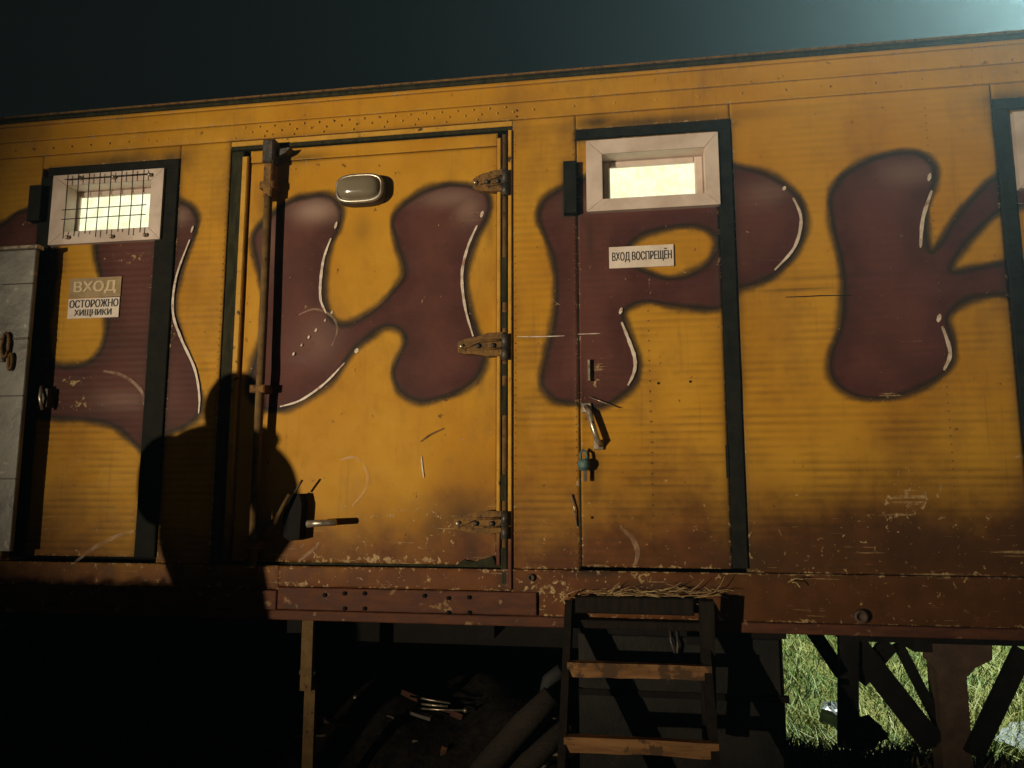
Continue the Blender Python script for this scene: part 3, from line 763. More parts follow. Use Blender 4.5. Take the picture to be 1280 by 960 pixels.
# strap hinges
def hinge(zc, xt, seed):
    random.seed(seed)
    h = MB()
    x1 = -.560; n = 7
    top = []; bot = []
    for i in range(n):
        t = i / (n - 1); x = xt + (x1 - .02 - xt) * t
        hh = (.022 + .030 * math.sin(min(1, t * 1.35) * math.pi / 2)) * (1 + random.uniform(-.10, .10))
        dz = -.010 * (1 - t)
        top.append((x, zc + hh + dz)); bot.append((x, zc - hh + dz))
    h.prism(bot + top[::-1], -.026, .004)
    o = d2(h, 'strap_hinge', M_HINGE)
    k = MB(); k.tube([(-.571, -.024, zc - .075), (-.571, -.024, zc - .02)], .017, 10); k.tube([(-.571, -.024, zc - .018), (-.571, -.024, zc + .045)], .017, 10)
    k.build('knuckle', M_STEEL, o)
    r_ = MB(); r_.tube([(xt + .03, -.029, zc - .018), (xt + .10, -.031, zc + .012), (x1 - .03, -.030, zc + .016)], .007, 6); r_.tube([(xt + .05, -.028, zc - .025), (x1 - .03, -.030, zc - .022)], .006, 6)
    r_.build('pressed_rib', M_HINGE, o)
    for t in (.08, .42, .72):
        x = xt + (x1 - xt) * t
        bm_ = MB(); bm_.lathe([(.012, 0), (.012, .008), (.007, .014)], Matrix.Translation((x, -.026, zc - .008)) @ Matrix.Rotation(R(90), 4, 'X'), 6); bm_.build('bolt', M_BRIGHT if t < .1 else M_STEEL, o)
    for c_ in o.children: pass
hinge(2.985, -.725, 1); hinge(2.207, -.79, 2); hinge(1.412, -.80, 3)
# lock rod, keepers and lever
RX = -1.732
mb = MB(); mb.tube([(RX - .004, -.05, 3.20), (RX, -.052, 2.3), (RX - .003, -.05, 1.20)], .020, 10); d2(mb, 'lock_rod', M_PROP)
for z in (3.02, 2.02, 1.30):
    mb = MB(); mb.bbox(RX - .045, RX + .03, -.072, .012, z - .018, z + .018, .006); d2(mb, 'rod_bracket', M_HINGE)
mb = MB(); mb.bbox(RX - .03, RX + .03, -.085, -.02, 3.13, 3.245, .008); mb.prism([(RX + .01, 3.205), (RX + .10, 3.21), (RX + .075, 3.185), (RX + .02, 3.16)], -.05, -.01); d2(mb, 'rod_keeper', M_STEEL)
mb = MB(); mb.bbox(RX - .024, RX + .022, -.075, 0.0, 2.96, 3.128, .006); d2(mb, 'rod_keeper', M_HINGE)
hp = lambda px, py, yy=-.09: at(px, py, yy)
mb = MB(); a_ = hp(356, 676, -.04); c_ = hp(378, 617, -.04)
mb.prism([(a_.x, a_.z + .02), (a_.x + .03, a_.z), (c_.x, a_.z + .012), (c_.x + .006, c_.z - .05), (c_.x - .008, c_.z), (a_.x + .012, c_.z - .01), (a_.x - .006, (a_.z + c_.z) / 2)], -.058, .012); d2(mb, 'lever_block', M_CHASSIS)  # irregular black block at the root of the lever
mb = MB(); mb.tube([hp(384, 655), hp(398, 654), hp(420, 653)], [.016, .015, .014], 8); d2(mb, 'lock_lever', M_BRIGHT)
mb = MB(); mb.tube([hp(323, 663, -.08), hp(331, 661, -.085), hp(344, 652, -.09), hp(350, 640, -.09), hp(362, 618, -.085)], [.014, .026, .018, .011, .009], 8); d2(mb, 'bent_link', M_PROP)
mb = MB(); mb.tube([hp(368, 616, -.07), hp(378, 600, -.075)], .005, 6); d2(mb, 'split_pin', M_STEEL)
# oval bulkhead lamp, unlit
LP = empty('bulkhead_lamp', (0, 0, 0)); LP.parent = T
def oval(rx, rz, yy, cx=-1.277, cz=2.982, n=36, p=3.2):
    out_ = []
    for i in range(n):
        t = 2 * math.pi * i / n; c, s = math.cos(t), math.sin(t)
        out_.append((cx + rx * math.copysign(abs(c) ** (2 / p), c), yy, cz + rz * math.copysign(abs(s) ** (2 / p), s)))
    return out_
def rings(mb, rs, capend=True):
    n = len(rs[0]); vs = [p for r_ in rs for p in r_]
    fs = [(i * n + k, i * n + (k + 1) % n, (i + 1) * n + (k + 1) % n, (i + 1) * n + k) for i in range(len(rs) - 1) for k in range(n)]
    if capend: fs.append(tuple((len(rs) - 1) * n + k for k in range(n)))
    mb.add(vs, fs, True)
mb = MB(); rings(mb, [oval(.122, .076, .012), oval(.122, .076, -.03), oval(.118, .072, -.038)]); mb.build('lamp_housing', M_STEEL, LP)
mb = MB(); rings(mb, [oval(.119, .073, -.036), oval(.117, .071, -.046), oval(.106, .060, -.048), oval(.104, .058, -.038)], False); mb.build('lamp_bezel', M_SILVER, LP)
mb = MB(); rings(mb, [oval(.105, .059, -.038), oval(.100, .055, -.058), oval(.082, .042, -.072), oval(.045, .02, -.078)]); mb.build('lamp_lens', M_SMOKE, LP)

# --- staff door (right of the wide door)
H3 = (-.122, .338, 2.862, 3.077)
D3 = sheet('door', T, -.238, .392, 1.222, 3.164, .002, hole=H3, rib=.0013)
tag(D3, 'narrow door with a lit window and a no-entry plate')
window(D3, -.194, .398, 2.806, 3.147, *H3, (.034, .040, .030, .012), y=-.004)
s3 = plate('no_entry_sign', -.097, .189, 2.541, 2.640, -.0045, .006, M_WHITE, D3)
s3['label'] = 'white plate reading ВХОД ВОСПРЕЩЁН'
text_mesh('lettering', 'ВХОД ВОСПРЕЩЁН', -.083, .180, 2.566, 2.625, -.0057, M_INK, s3, .014)
mb = MB(); mb.box(-.242, -.2385, -.002, .05, 1.222, 2.79); mb.build('door_gap_seal', M_DARK_OLIVE, D3)
mb = MB()
q = [at(732, 508, -.01), at(737, 516, -.035), at(741, 533, -.045), at(747, 551, -.045), at(751, 557, -.01)]
mb.tube(q, [.012, .014, .013, .013, .010], 8); o = mb.build('pull_handle', M_BRIGHT, D3)
for (px, py) in ((733, 510), (748, 556)):
    p = at(px, py); mb = MB(); mb.bbox(p.x - .022, p.x + .022, -.010, .002, p.z - .022, p.z + .022, .004); mb.build('handle_plate', M_BRIGHT, o)
mb = MB(); mb.bbox(-.200, -.188, -.02, .002, 2.03, 2.125, .003); mb.build('hasp_bar', M_BRIGHT, D3)
mb = MB(); mb.tube([at(736, 496, -.012), at(754, 503, -.02), at(775, 510, -.008)], .0022, 5); mb.build('wire', M_BRIGHT, D3)
for (px, py) in ((823, 479), (863, 477), (740, 647)):
    p = at(px, py); mb = MB(); mb.lathe([(.006, 0), (.005, .005)], Matrix.Translation((p.x, .002, p.z)) @ Matrix.Rotation(R(90), 4, 'X'), 8); mb.build('screw', M_TRIM, D3)
mb = MB(); mb.tube([at(714, 618, -.01), at(718, 636, -.016), at(721, 658, -.008)], .004, 5); mb.build('hasp_pin', M_BRIGHT, D3)
mb = MB(); mb.bbox(.382, .3935, -.016, .01, 1.60, 1.74, .002); mb.build('edge_latch', M_TRIM, D3)

# --- door at the right edge of view
H4 = (1.690, 2.150, 2.862, 3.077)
D4 = sheet('door', T, 1.608, 2.230, 1.222, 3.164, .004, hole=H4)
tag(D4, 'narrow door with a papered window beyond the letter К')
window(D4, 1.617, 2.222, 2.802, 3.142, *H4, (.040, .046, .062, .014), y=-.004)

# --- painted highlight strokes on the letters
def ribbon(pts, w, y, name, mat, parent, closed=False, taper=True):
    P = smooth_loop(wl(pts), 6, closed)
    n = len(P); vs = []
    for i in range(n):
        d = P[min(i + 1, n - 1)] - P[max(i - 1, 0)]; d = d / (np.linalg.norm(d) + 1e-9)
        t = i / (n - 1)
        ww = 1.2 * w * (0.22 + 0.70 * math.sin(math.pi * min(1, max(0, t * .92 + .05))) ** .6 if taper else 1) * (1 + .12 * math.sin(i * 1.9))
        vs.append((P[i][0] - d[1] * ww, y, P[i][1] + d[0] * ww)); vs.append((P[i][0] + d[1] * ww, y, P[i][1] - d[0] * ww))
    me = MB(); me.add(vs, [(2 * i, 2 * i + 1, 2 * i + 3, 2 * i + 2) for i in range(n - 1)])
    return me.build(name, mat, parent)
def dot(px, py, rx, rz, y, name, mat, parent):
    c_ = at(px, py); mb = MB()
    vs = [(c_.x + rx * .62 * math.cos(t * math.pi / 8) * (1 + .15 * math.sin(3 * t)) + .25 * rz * math.sin(t * math.pi / 8), y, c_.z + rz * math.sin(t * math.pi / 8)) for t in range(16)]
    mb.add(vs, [tuple(range(16))]); return mb.build(name, mat, parent)
PY = -.0062
STROKES = [([(413, 297), (404, 322), (400, 350), (400, 374), (407, 391)], .006, .007), ([(596, 281), (584, 309), (577, 343), (581, 384), (591, 420)], .006, .007),
           ([(430, 453), (405, 479), (375, 500), (349, 508)], .005, .007), ([(777, 403), (785, 423), (793, 446), (793, 464), (785, 482)], .007, PY),
           ([(991, 248), (1001, 274), (993, 309), (968, 338)], .006, PY), ([(1164, 239), (1153, 274), (1150, 310)], .007, PY), ([(1177, 408), (1187, 441), (1179, 463)], .007, PY),
           ([(238, 300), (221, 347), (217, 390), (227, 423), (244, 461), (250, 495), (249, 517)], .006, PY)]
for p, w_, yy in STROKES: ribbon(p, w_, yy, 'highlight_stroke', M_STROKE, T)
for (px, py, rx, rz, yy) in ((419, 281, .010, .018, .007), (602, 267, .012, .016, .007), (445, 438, .016, .012, .007), (776, 389, .012, .015, PY), (980, 236, .012, .010, PY), (1161, 222, .012, .018, PY), (1173, 398, .014, .018, PY), (241, 287, .009, .018, PY),
                             (414, 390, .008, .008, .007), (405.5, 400, .007, .007, .007), (394, 412, .010, .010, .007), (385, 421, .008, .008, .007), (376, 431, .007, .007, .007), (366, 442, .008, .008, .007)):
    dot(px, py, rx, rz, yy, 'highlight_dot', M_STROKE, T)
ribbon([(646, 421), (675, 421), (706, 420)], .0022, -.0045, 'scratch', M_STROKE, T); ribbon([(722, 418), (750, 417)], .0018, -.0045, 'scratch', M_STROKE, T); ribbon([(525, 552), (538, 543), (555, 535)], .004, .0072, 'scuff', M_HINGE, T); ribbon([(526, 570), (527, 582), (529, 597)], .003, .0072, 'scratch', M_STROKE, T)
for p, w_, yy in (([(373, 393), (393, 386), (414, 395), (421, 412), (414, 432)], .005, .0065), ([(94, 703), (118, 685), (145, 671), (168, 664)], .009, -.0035), ([(425, 575), (444, 572), (458, 590), (456, 612), (440, 632)], .006, .0065), ([(372, 702), (390, 688), (398, 678)], .007, .0065),
              ([(775, 660), (790, 672), (797, 690), (794, 706)], .010, -.004), ([(130, 464), (155, 470), (178, 490), (182, 520)], .008, -.004)):
    ribbon(p, w_, yy, 'bubble_stroke', M_FAINT, T)

# --- skirt, plates and bolts
sheet('skirt_board', T, X0, -1.62, 1.10, 1.206, -.004, rib=0)
sheet('skirt_board', T, -1.618, -.548, 1.115, 1.206, -.010, rib=0)
sheet('skirt_board', T, -.546, X1, 1.012, 1.206, -.004, rib=0)
mb = MB(); mb.bbox(-1.62, -.432, -.020, .02, 1.014, 1.112, .004); PLT = mb.build('bolted_plate', M_SKIRT, T)
mb = MB(); mb.bbox(X0, -1.622, -.026, .02, 1.012, 1.097, .004); mb.build('bolted_plate', M_SKIRT, T)
for (px, py) in ((430, 742), (455, 742), (430, 761), (455, 761), (560, 748), (586, 747), (560, 766), (586, 766), (405, 744), (530, 745)):
    p = at(px, py, -.03); mb = MB(); mb.lathe([(.010, 0), (.010, .006), (.005, .009)], Matrix.Translation((p.x, -.020, p.z)) @ Matrix.Rotation(R(90), 4, 'X'), 6); mb.build('bolt', M_CHASSIS, PLT)
mb = MB(); mb.bbox(X0, X1, -.014, .10, .967, 1.010, .004); mb.build('bottom_rail', M_SKIRT, T)
for (px, py) in ((664, 722), (1075, 770)):
    p = at(px, py, -.01); mb = MB(); r_ = .011 if px < 700 else .019
    mb.lathe([(r_ * 1.5, 0), (r_ * 1.5, .010), (r_, .018), (r_ * .8, .004)], Matrix.Translation((p.x, -.004 if px < 700 else -.019, p.z)) @ Matrix.Rotation(R(90), 4, 'X'), 14); mb.build('boss', M_LEG, T)
# --- chassis, landing gear, prop, locker, added far-side light blocker
for yy in (.42, 1.75):
    mb = MB(); mb.box(X0, .60, yy, yy + .09, .80, .965); mb.build('chassis_rail', M_CHASSIS, T)
    mb = MB(); mb.box(.602, X1, yy, yy + .09, .905, .965); mb.build('chassis_rail', M_CHASSIS, T)
for i, x in enumerate(np.arange(-5.2, 3.8, .9)):
    mb = MB(); mb.box(x, x + .07, .05, DEP - .05, .90, .964); mb.build('cross_member', M_CHASSIS, T)
mb = MB(); mb.box(X0, .50, DEP - .06, DEP - .03, -.30, .99); mb.build('far_light_blocker', M_CHASSIS, T)  # board added to block the mast light under the left part
mb = MB(); mb.box(-1.62, -1.58, .9, DEP - .07, -.2, .9); mb.build('inner_bulkhead', M_CHASSIS, T)
LY = .50
GR = empty('landing_gear', (0, 0, 0)); GR.parent = T
def gp(px, py, yy=LY): return at(px, py, yy)
a_, c_ = gp(1170, 828), gp(1207, 828)
mb = MB(); mb.box(a_.x, c_.x, LY, LY + .12, gh(1.3, .5) - .05, a_.z + .07); mb.build('leg_tube', M_LEG, GR)
zt = gp(1195, 803).z; zb_ = gp(1195, 822).z
mb = MB(); p0, p1 = gp(1153, 822).x, gp(1238, 822).x
mb.prism([(p0 + .01, zt), (p0, zb_), (a_.x - .005, zb_ - .055), (a_.x, zb_ - .075), (c_.x, zb_ - .075), (c_.x + .03, zb_ - .04), (p1, zb_), (p1 + .005, zt)], LY - .02, LY - .001); mb.build('leg_bracket', M_LEG, GR)
mb = MB(); mb.box(gp(1050, 790).x, gp(1330, 790).x, LY - .03, LY + .10, gp(1195, 804).z, .93); mb.build('bearing_beam', M_CHASSIS, GR)
for (q0, q1, w_, yo) in (((1011, 782), (1052, 842), .062, 0), ((1060, 790), (1060, 934), .085, .0), ((1063, 798), (1166, 930), .105, .03), ((1112, 804), (1072, 850), .075, .05), ((1122, 804), (1172, 902), .042, .07), ((1279, 812), (1216, 944), .075, -.03)):
    mb = MB(); mb.bar(gp(*q0, LY + yo), gp(*q1, LY + yo), w_, .04, up=(0, 1, 0))
    mb.build('brace', M_CHASSIS, GR)
mb = MB(); mb.box(-1.505, -1.452, .0, .03, .66, .966); pr = mb.build('prop_leg', M_PROP, T)
mb = MB(); mb.box(-1.497, -1.446, .032, .06, .02, .70); mb.build('lower_tube', M_PROP, pr)
mb = MB(); mb.tube([(-1.515, .02, .735), (-1.440, .02, .735)], .012, 8); mb.build('pin', M_STEEL, pr)
LK = MB(); LK.bbox(-.262, .592, .075, .95, .20, .958, .006); LK = LK.build('underbody_locker', M_LOCKER, T)
mb = MB(); mb.bbox(-.245, .300, .060, .074, .24, .93, .004); mb.build('locker_door', M_LOCKER, LK)
mb = MB(); mb.bbox(.306, .578, .062, .074, .24, .93, .004); mb.build('locker_door', M_LOCKER, LK)
for zz in (.955, .70):
    mb = MB(); mb.box(-.262, .606, .050, .074, zz - .02, zz + .006); mb.build('locker_rail', M_CHASSIS, LK)
mb = MB(); p = at(842, 800, .05); mb.tube([(p.x - .014, .055, p.z + .05), (p.x - .012, .03, p.z), (p.x + .01, .04, p.z - .07)], .006, 6); mb.tube([(p.x + .014, .055, p.z + .05), (p.x + .016, .03, p.z - .02), (p.x + .012, .04, p.z - .07)], .006, 6); mb.build('locker_catch', M_STEEL, LK)
# axle with wheels towards the tail, out of the lamp's reach
for x in (-4.9, -4.0):
    for yy in (.12, DEP - .36):
        mb = MB(); MM = Matrix.Translation((x, yy, .47)) @ Matrix.Rotation(R(-90), 4, 'X')
        mb.lathe([(.26, 0), (.44, 0), (.48, .05), (.48, .19), (.44, .24), (.26, .24)], MM, 28); wh = mb.build('wheel', M_RUBBER, T)
        mb = MB(); mb.lathe([(.05, .03), (.12, .02), (.20, .07), (.262, .01), (.262, .23), (.10, .20)], MM, 20); mb.build('rim', M_STEEL, wh)
    mb = MB(); mb.tube([(x, .2, .47), (x, DEP - .2, .47)], .05, 10); mb.build('axle', M_CHASSIS, T)
mb = MB(); mb.box(-5.1, -3.8, .5, .6, .55, .81); mb.build('spring_hanger', M_CHASSIS, T)
mb = MB(); mb.box(-5.1, -3.8, 1.7, 1.8, .55, .81); mb.build('spring_hanger', M_CHASSIS, T)

# ------------------------------------------------------------ padlock
PK = empty('padlock', at(730, 582, -.03)); tag(PK, 'teal taped padlock hanging on the staff door edge', 'padlock')
c0 = at(730, 580, -.035)
def pk(mb, nm, mat):
    o = mb.build(nm, mat, PK); o.location = -PK.location; return o
mb = MB(); mb.lathe([(.006, -.030), (.020, -.026), (.028, -.008), (.026, .012), (.014, .022)], Matrix.Translation(c0), 12); pk(mb, 'lock_body', M_BLUE)
mb = MB(); mb.tube([c0 + Vector((-.014, 0, .015)), c0 + Vector((-.015, .0, .045)), c0 + Vector((-.004, .006, .062)), c0 + Vector((.012, .004, .048)), c0 + Vector((.014, 0, .015))], .0065, 8); pk(mb, 'shackle', M_BLUE)
mb = MB(); mb.bbox(c0.x - .002, c0.x + .012, c0.y - .004, c0.y + .004, c0.z - .075, c0.z - .028, .001); pk(mb, 'key', M_STEEL)

# ------------------------------------------------------------ wooden steps
ST = empty('step_ladder', (0, -.35, .1)); tag(ST, 'short wooden step ladder with raw plank treads leaning below the staff door', 'ladder')
def st(mb, nm, mat):
    o = mb.build(nm, mat, ST); o.location = -ST.location; return o
def slope(z): return -(.02 + (1.09 - z) * .70)
for x in (-.292, .262):
    mb = MB(); mb.bar((x, slope(1.06) + .03, 1.06), (x, slope(.02) + .03, .02), .030, .10); st(mb, 'stringer', M_OLDWOOD)
for i, z in enumerate((.845, .612, .375, .15)):
    yf = slope(z) - .03; j = random.uniform(-.006, .006)
    mb = MB(); n = 9
    for k in range(n):
        pass
    xs = np.linspace(-.290 + j, .268 + j * 2, n)
    vs = []
    for x in xs:
        e = .0025 * math.sin(x * 9 + i) + random.uniform(-.002, .002)
        vs += [(x, yf + e, z - .027 + e), (x, yf + e * .5, z + .027 + e * .6), (x, yf + .04, z + .027), (x, yf + .04, z - .027)]
    fs = [(4 * k + a, 4 * k + (a + 1) % 4, 4 * k + 4 + (a + 1) % 4, 4 * k + 4 + a) for k in range(n - 1) for a in range(4)] + [(0, 1, 2, 3), (4 * n - 1, 4 * n - 2, 4 * n - 3, 4 * n - 4)]
    mb.add(vs, fs); st(mb, 'tread', M_WOOD)
mb = MB(); mb.bbox(-.262, .225, -.085, -.035, 1.040, 1.108, .006); st(mb, 'top_plank', M_OLDWOOD)
mb = MB(); mb.bbox(-.275, .31, -.06, -.032, .975, 1.010, .004); st(mb, 'cross_bar', M_OLDWOOD)
mb = MB(); mb.bar((.268, -.16, 1.115), (.268, -.10, .55), .055, .05); st(mb, 'newel_stub', M_OLDWOOD)

# ------------------------------------------------------------ straw on the sill
def straw(name, n, spread, label):
    mb = MB(); random.seed(11)
    for i in range(n):
        px = random.choice((random.uniform(718, 905), random.uniform(730, 780), random.uniform(800, 900)))
        base = at(px, random.uniform(738, 748), -.045)
        L = random.uniform(.02, .12); a = random.gauss(0, .9); 
        if random.random() < .55: a = random.choice((0, math.pi)) + random.gauss(0, .25)
        d = Vector((math.cos(a), random.uniform(-.35, .1), abs(math.sin(a)) * random.choice((1, 1, .8, -.5)))).normalized()
        e = base + d * L; mid = (base + e) / 2 + Vector((0, -.004, random.uniform(-.008, .010)))
        e.y = min(e.y, -.022); mid.y = min(mid.y, -.03)
        mb.tube([base, mid, e], [.0013, .0016, .0009], 4, smooth=False)
    for (q0, q1) in (((700, 745), (712, 768)), ((808, 742), (855, 762)), ((722, 738), (700, 752)), ((985, 728), (1003, 724)), ((990, 728), (1000, 734)), ((838, 744), (800, 740))):
        a, c = at(*q0, -.05), at(*q1, -.06); mb.tube([a, (a + c) / 2 + Vector((0, -.006, .01)), c], .0025, 5, smooth=False)
    o = mb.build(name, M_STRAW); tag(o, label, 'straw', kind='stuff')
straw('straw', 62, 1, 'loose dry straw caught on the sill under the staff door')

# ------------------------------------------------------------ litter under the trailer
def thing_mesh(mb, name, mat, label, cat, group=None):
    o = mb.build(name, mat); return tag(o, label, cat, group)
mb = MB(); mb.tube([at(690, 870, .28), at(655, 905, .26), at(605, 962, .22), at(590, 985, .2)], [.052, .058, .060, .06], 12); thing_mesh(mb, 'log', M_BARK, 'barked log leaning up beside the locker', 'log')
mb = MB(); mb.tube([at(712, 905, .12), at(660, 955, .08), at(630, 990, .05)], [.040, .048, .05], 10); thing_mesh(mb, 'branch', M_BARK, 'dark thin branch in front of the barked log', 'branch')
mb = MB(); mb.tube([at(702, 838, .35), at(686, 850, .36), at(682, 872, .36), at(684, 892, .34)], .034, 10); thing_mesh(mb, 'drain_hose', M_RUBBER, 'black bent hose hanging beside the locker', 'hose')
mb = MB(); mb.bar(at(509, 861, .75), at(584, 892, .70), .15, .03); thing_mesh(mb, 'plank', M_SKIRT, 'red-brown plank lying on the scrap heap', 'plank')
for (q0, q1, lb) in (((513, 870), (563, 879), 'upper bright metal rod under the red-brown plank'), ((513, 885), (582, 888), 'lower bright metal rod with a knobbed end'), ((520, 879), (560, 883), 'short metal rod between two longer rods')):
    mb = MB(); mb.tube([at(*q0, .62), at((q0[0] + q1[0]) / 2, (q0[1] + q1[1]) / 2 + .5, .60), at(*q1, .58)], .0055, 6)
    if 'knob' in lb: mb.lathe([(.004, -.012), (.014, -.006), (.014, .006), (.004, .012)], Matrix.Translation(at(582, 888, .58)), 8)
    thing_mesh(mb, 'metal_rod', M_BRIGHT, lb, 'rod', 'scrap rods under the trailer')
mb = MB(); mb.bar(at(520, 925, .42), at(518, 953, .40), .028, .02); thing_mesh(mb, 'wood_offcut', M_SCRAP, 'short grey board standing in the scrap heap', 'board')
mb = MB(); mb.bar(at(556, 933, .36), at(546, 966, .34), .025, .022); thing_mesh(mb, 'stake', M_WOOD, 'pale split stake poking up from the litter', 'stake')
mb = MB(); mb.tube([at(538, 945, .36), at(546, 954, .35), at(553, 972, .34)], .011, 7); thing_mesh(mb, 'stick', M_PROP, 'forked ochre stick crossing the pale stake', 'stick')
p = at(484, 927, .45); mb = MB(); MM = Matrix.Translation(p) @ Matrix.Rotation(R(12), 4, 'Y') @ Matrix.Rotation(R(90), 4, 'Y')
mb.lathe([(.005, -.055), (.03, -.050), (.032, .015), (.014, .045), (.013, .065)], MM, 12)
m_, nt_, b_2, o_ = new_mat('green_glass'); b_2.inputs['Base Color'].default_value = (0.16, 0.17, 0.04, 1); b_2.inputs['Roughness'].default_value = .12; b_2.inputs['Coat Weight'].default_value = .6
thing_mesh(mb, 'glass_bottle', m_, 'olive glass bottle lying in the litter', 'bottle')
mb = MB(); mb.bar(at(432, 951, .5), at(452, 948, .48), .05, .012); thing_mesh(mb, 'rag', M_WOOD, 'rust-orange scrap of card on the dirt', 'card')
mb = MB(); mb.lathe([(.008, -.012), (.016, -.006), (.016, .008), (.008, .012)], Matrix.Translation(at(445, 872, .7)), 10); thing_mesh(mb, 'tin_lid', M_SILVER, 'small shiny tin lid glinting in the dark', 'lid')
for i in range(18):
    px, py = random.uniform(360, 700), random.uniform(862, 955); yy = random.uniform(.3, 1.1)
    p = at(px, py, yy); a = random.uniform(-.6, .6); L = random.uniform(.06, .3)
    r2 = ((p.x + .95) / 1.0) ** 2 + ((p.y - .95) / .85) ** 2
    p.z = float(gh(np.array(p.x), np.array(p.y))) + (.30 * max(0, 1 - r2) ** .8 - .03 if r2 < 1 else .02)
    lm, lb = random.choice(((M_OLDWOOD, 'dark broken wooden lath in the scrap heap under the trailer'), (M_SCRAP, 'grey weathered lath in the scrap heap under the trailer'), (M_STEEL, 'rusty steel strip in the scrap heap under the trailer')))
    mb = MB(); d = Vector((math.cos(a), random.uniform(-.4, .4), math.sin(a) * .45)).normalized()
    mb.bar(p - d * L / 2, p + d * L / 2, random.uniform(.012, .05), random.uniform(.008, .02))
    thing_mesh(mb, 'scrap_lath', lm, lb, 'strip' if 'steel' in lb else 'lath', lb.split(' in the')[0] + 's in the scrap heap')
# heap of dark earth carrying the litter
def heap(name, cx, cy, rx, ry, h, mat, label):
    n = 34; vs = []; fs = []
    for j in range(n + 1):
        for i in range(n + 1):
            u, v = i / n * 2 - 1, j / n * 2 - 1
            x, y = cx + u * rx, cy + v * ry
            r2 = u * u + v * v
            zz = gh(x, y) - .06 + (h + .05 * math.sin(9 * u + 3 * v) + .04 * math.sin(7 * v - 5 * u + 1) + random.uniform(-.018, .018)) * max(0, 1 - r2) ** .8
            vs.append((x, y, zz))
    for j in range(n):
        for i in range(n): fs.append((j * (n + 1) + i, j * (n + 1) + i + 1, (j + 1) * (n + 1) + i + 1, (j + 1) * (n + 1) + i))
    mb = MB(); mb.add(vs, fs, True); o = mb.build(name, mat); tag(o, label, 'heap')
M_EARTH = simple('dark_heap_earth', (0.010, 0.008, 0.006), (0.030, 0.022, 0.015), 0.95, scale=20, bump=0.9, bscale=40, spec=.1)
heap('scrap_heap', -.95, .95, 1.0, .85, .34, M_EARTH, 'dark heap of dirt and scrap under the trailer')
# right side, beyond the landing gear
mb = MB()
n = 10; P0, P1, P2, P3 = at(1240, 893, 3.3), at(1262, 868, 3.95), at(1360, 860, 4.1), at(1350, 945, 2.5)
vs = []
for j in range(n + 1):
    for i in range(n + 1):
        u, v = i / n, j / n
        q = (P0 * (1 - u) + P3 * u) * (1 - v) + (P1 * (1 - u) + P2 * u) * v
        q.z = float(gh(np.array(q.x), np.array(q.y))) + .07 + .02 * math.sin(9 * u + 4 * v) + .012 * math.sin(17 * v - 6 * u)
        vs.append(q)
vs += [v_ - Vector((0, 0, .012)) for v_ in vs]
k = (n + 1) ** 2
fs = [(j * (n + 1) + i + o_, j * (n + 1) + i + 1 + o_, (j + 1) * (n + 1) + i + 1 + o_, (j + 1) * (n + 1) + i + o_) for o_ in (0, k) for j in range(n) for i in range(n)]
mb.add(vs, fs, True); thing_mesh(mb, 'tarpaulin', M_TARP, 'folded blue-grey tarpaulin on the grass beyond the leg', 'tarpaulin')
def crumpled(name, c, r, mat, label, cat):
    n, k = 14, 9; vs = []; fs = []
    for j in range(k + 1):
        th = math.pi * j / k
        for i in range(n):
            ph = 2 * math.pi * i / n
            rr = 1 + .18 * math.sin(3 * ph + 2 * th) + .12 * math.sin(5 * th - ph) + random.uniform(-.06, .06)
            vs.append((c.x + r[0] * rr * math.sin(th) * math.cos(ph), c.y + r[1] * rr * math.sin(th) * math.sin(ph), c.z + r[2] * rr * math.cos(th)))
    for j in range(k):
        for i in range(n): fs.append((j * n + i, j * n + (i + 1) % n, (j + 1) * n + (i + 1) % n, (j + 1) * n + i))
    mb = MB(); mb.add(vs, fs, False); thing_mesh(mb, name, mat, label, cat)
crumpled('plastic_bag', at(1040, 893, 2.75), (.085, .07, .075), M_POLY, 'crumpled white plastic bag on the grass', 'bag')
crumpled('bucket_bag', at(1078, 916, 1.0), (.10, .08, .07), M_BAG, 'black rubbish sack slumped in front of the white bag', 'sack')

# ------------------------------------------------------------ person whose shadow falls on the trailer
RAY = Vector((.469, .883, 0)); PERP = Vector((.883, -.469, 0))
PB = Vector((-2.985, -2.02, 0)); PZ = float(gh(np.array(PB.x), np.array(PB.y)))
def pw(w_, f_, z_): return tuple(PB + PERP * w_ + RAY * f_ + Vector((0, 0, z_)))
def skin_mesh(name, verts, edges, radii, root, mat, levels=2, parent=None):
    me = bpy.data.meshes.new(name); me.from_pydata(verts, edges, [])
    o = bpy.data.objects.new(name, me); C.objects.link(o)
    sk = o.modifiers.new('s', 'SKIN'); sk.use_smooth_shade = True
    for i, r_ in enumerate(radii): me.skin_vertices[0].data[i].radius = r_ if isinstance(r_, tuple) else (r_, r_)
    for i in range(len(verts)): me.skin_vertices[0].data[i].use_root = (i == root)
    su = o.modifiers.new('d', 'SUBSURF'); su.levels = levels; su.render_levels = levels
    dg = bpy.context.evaluated_depsgraph_get(); dg.update()
    m2 = bpy.data.meshes.new_from_object(o.evaluated_get(dg))
    bpy.data.objects.remove(o)
    m2.materials.clear(); m2.materials.append(mat)
    o2 = bpy.data.objects.new(name, m2); C.objects.link(o2)
    if parent: o2.parent = parent
    return o2
PR = empty('person', (0, 0, 0)); tag(PR, 'person in a dark hooded jacket standing with hands in pockets, back to the floodlight', 'person')
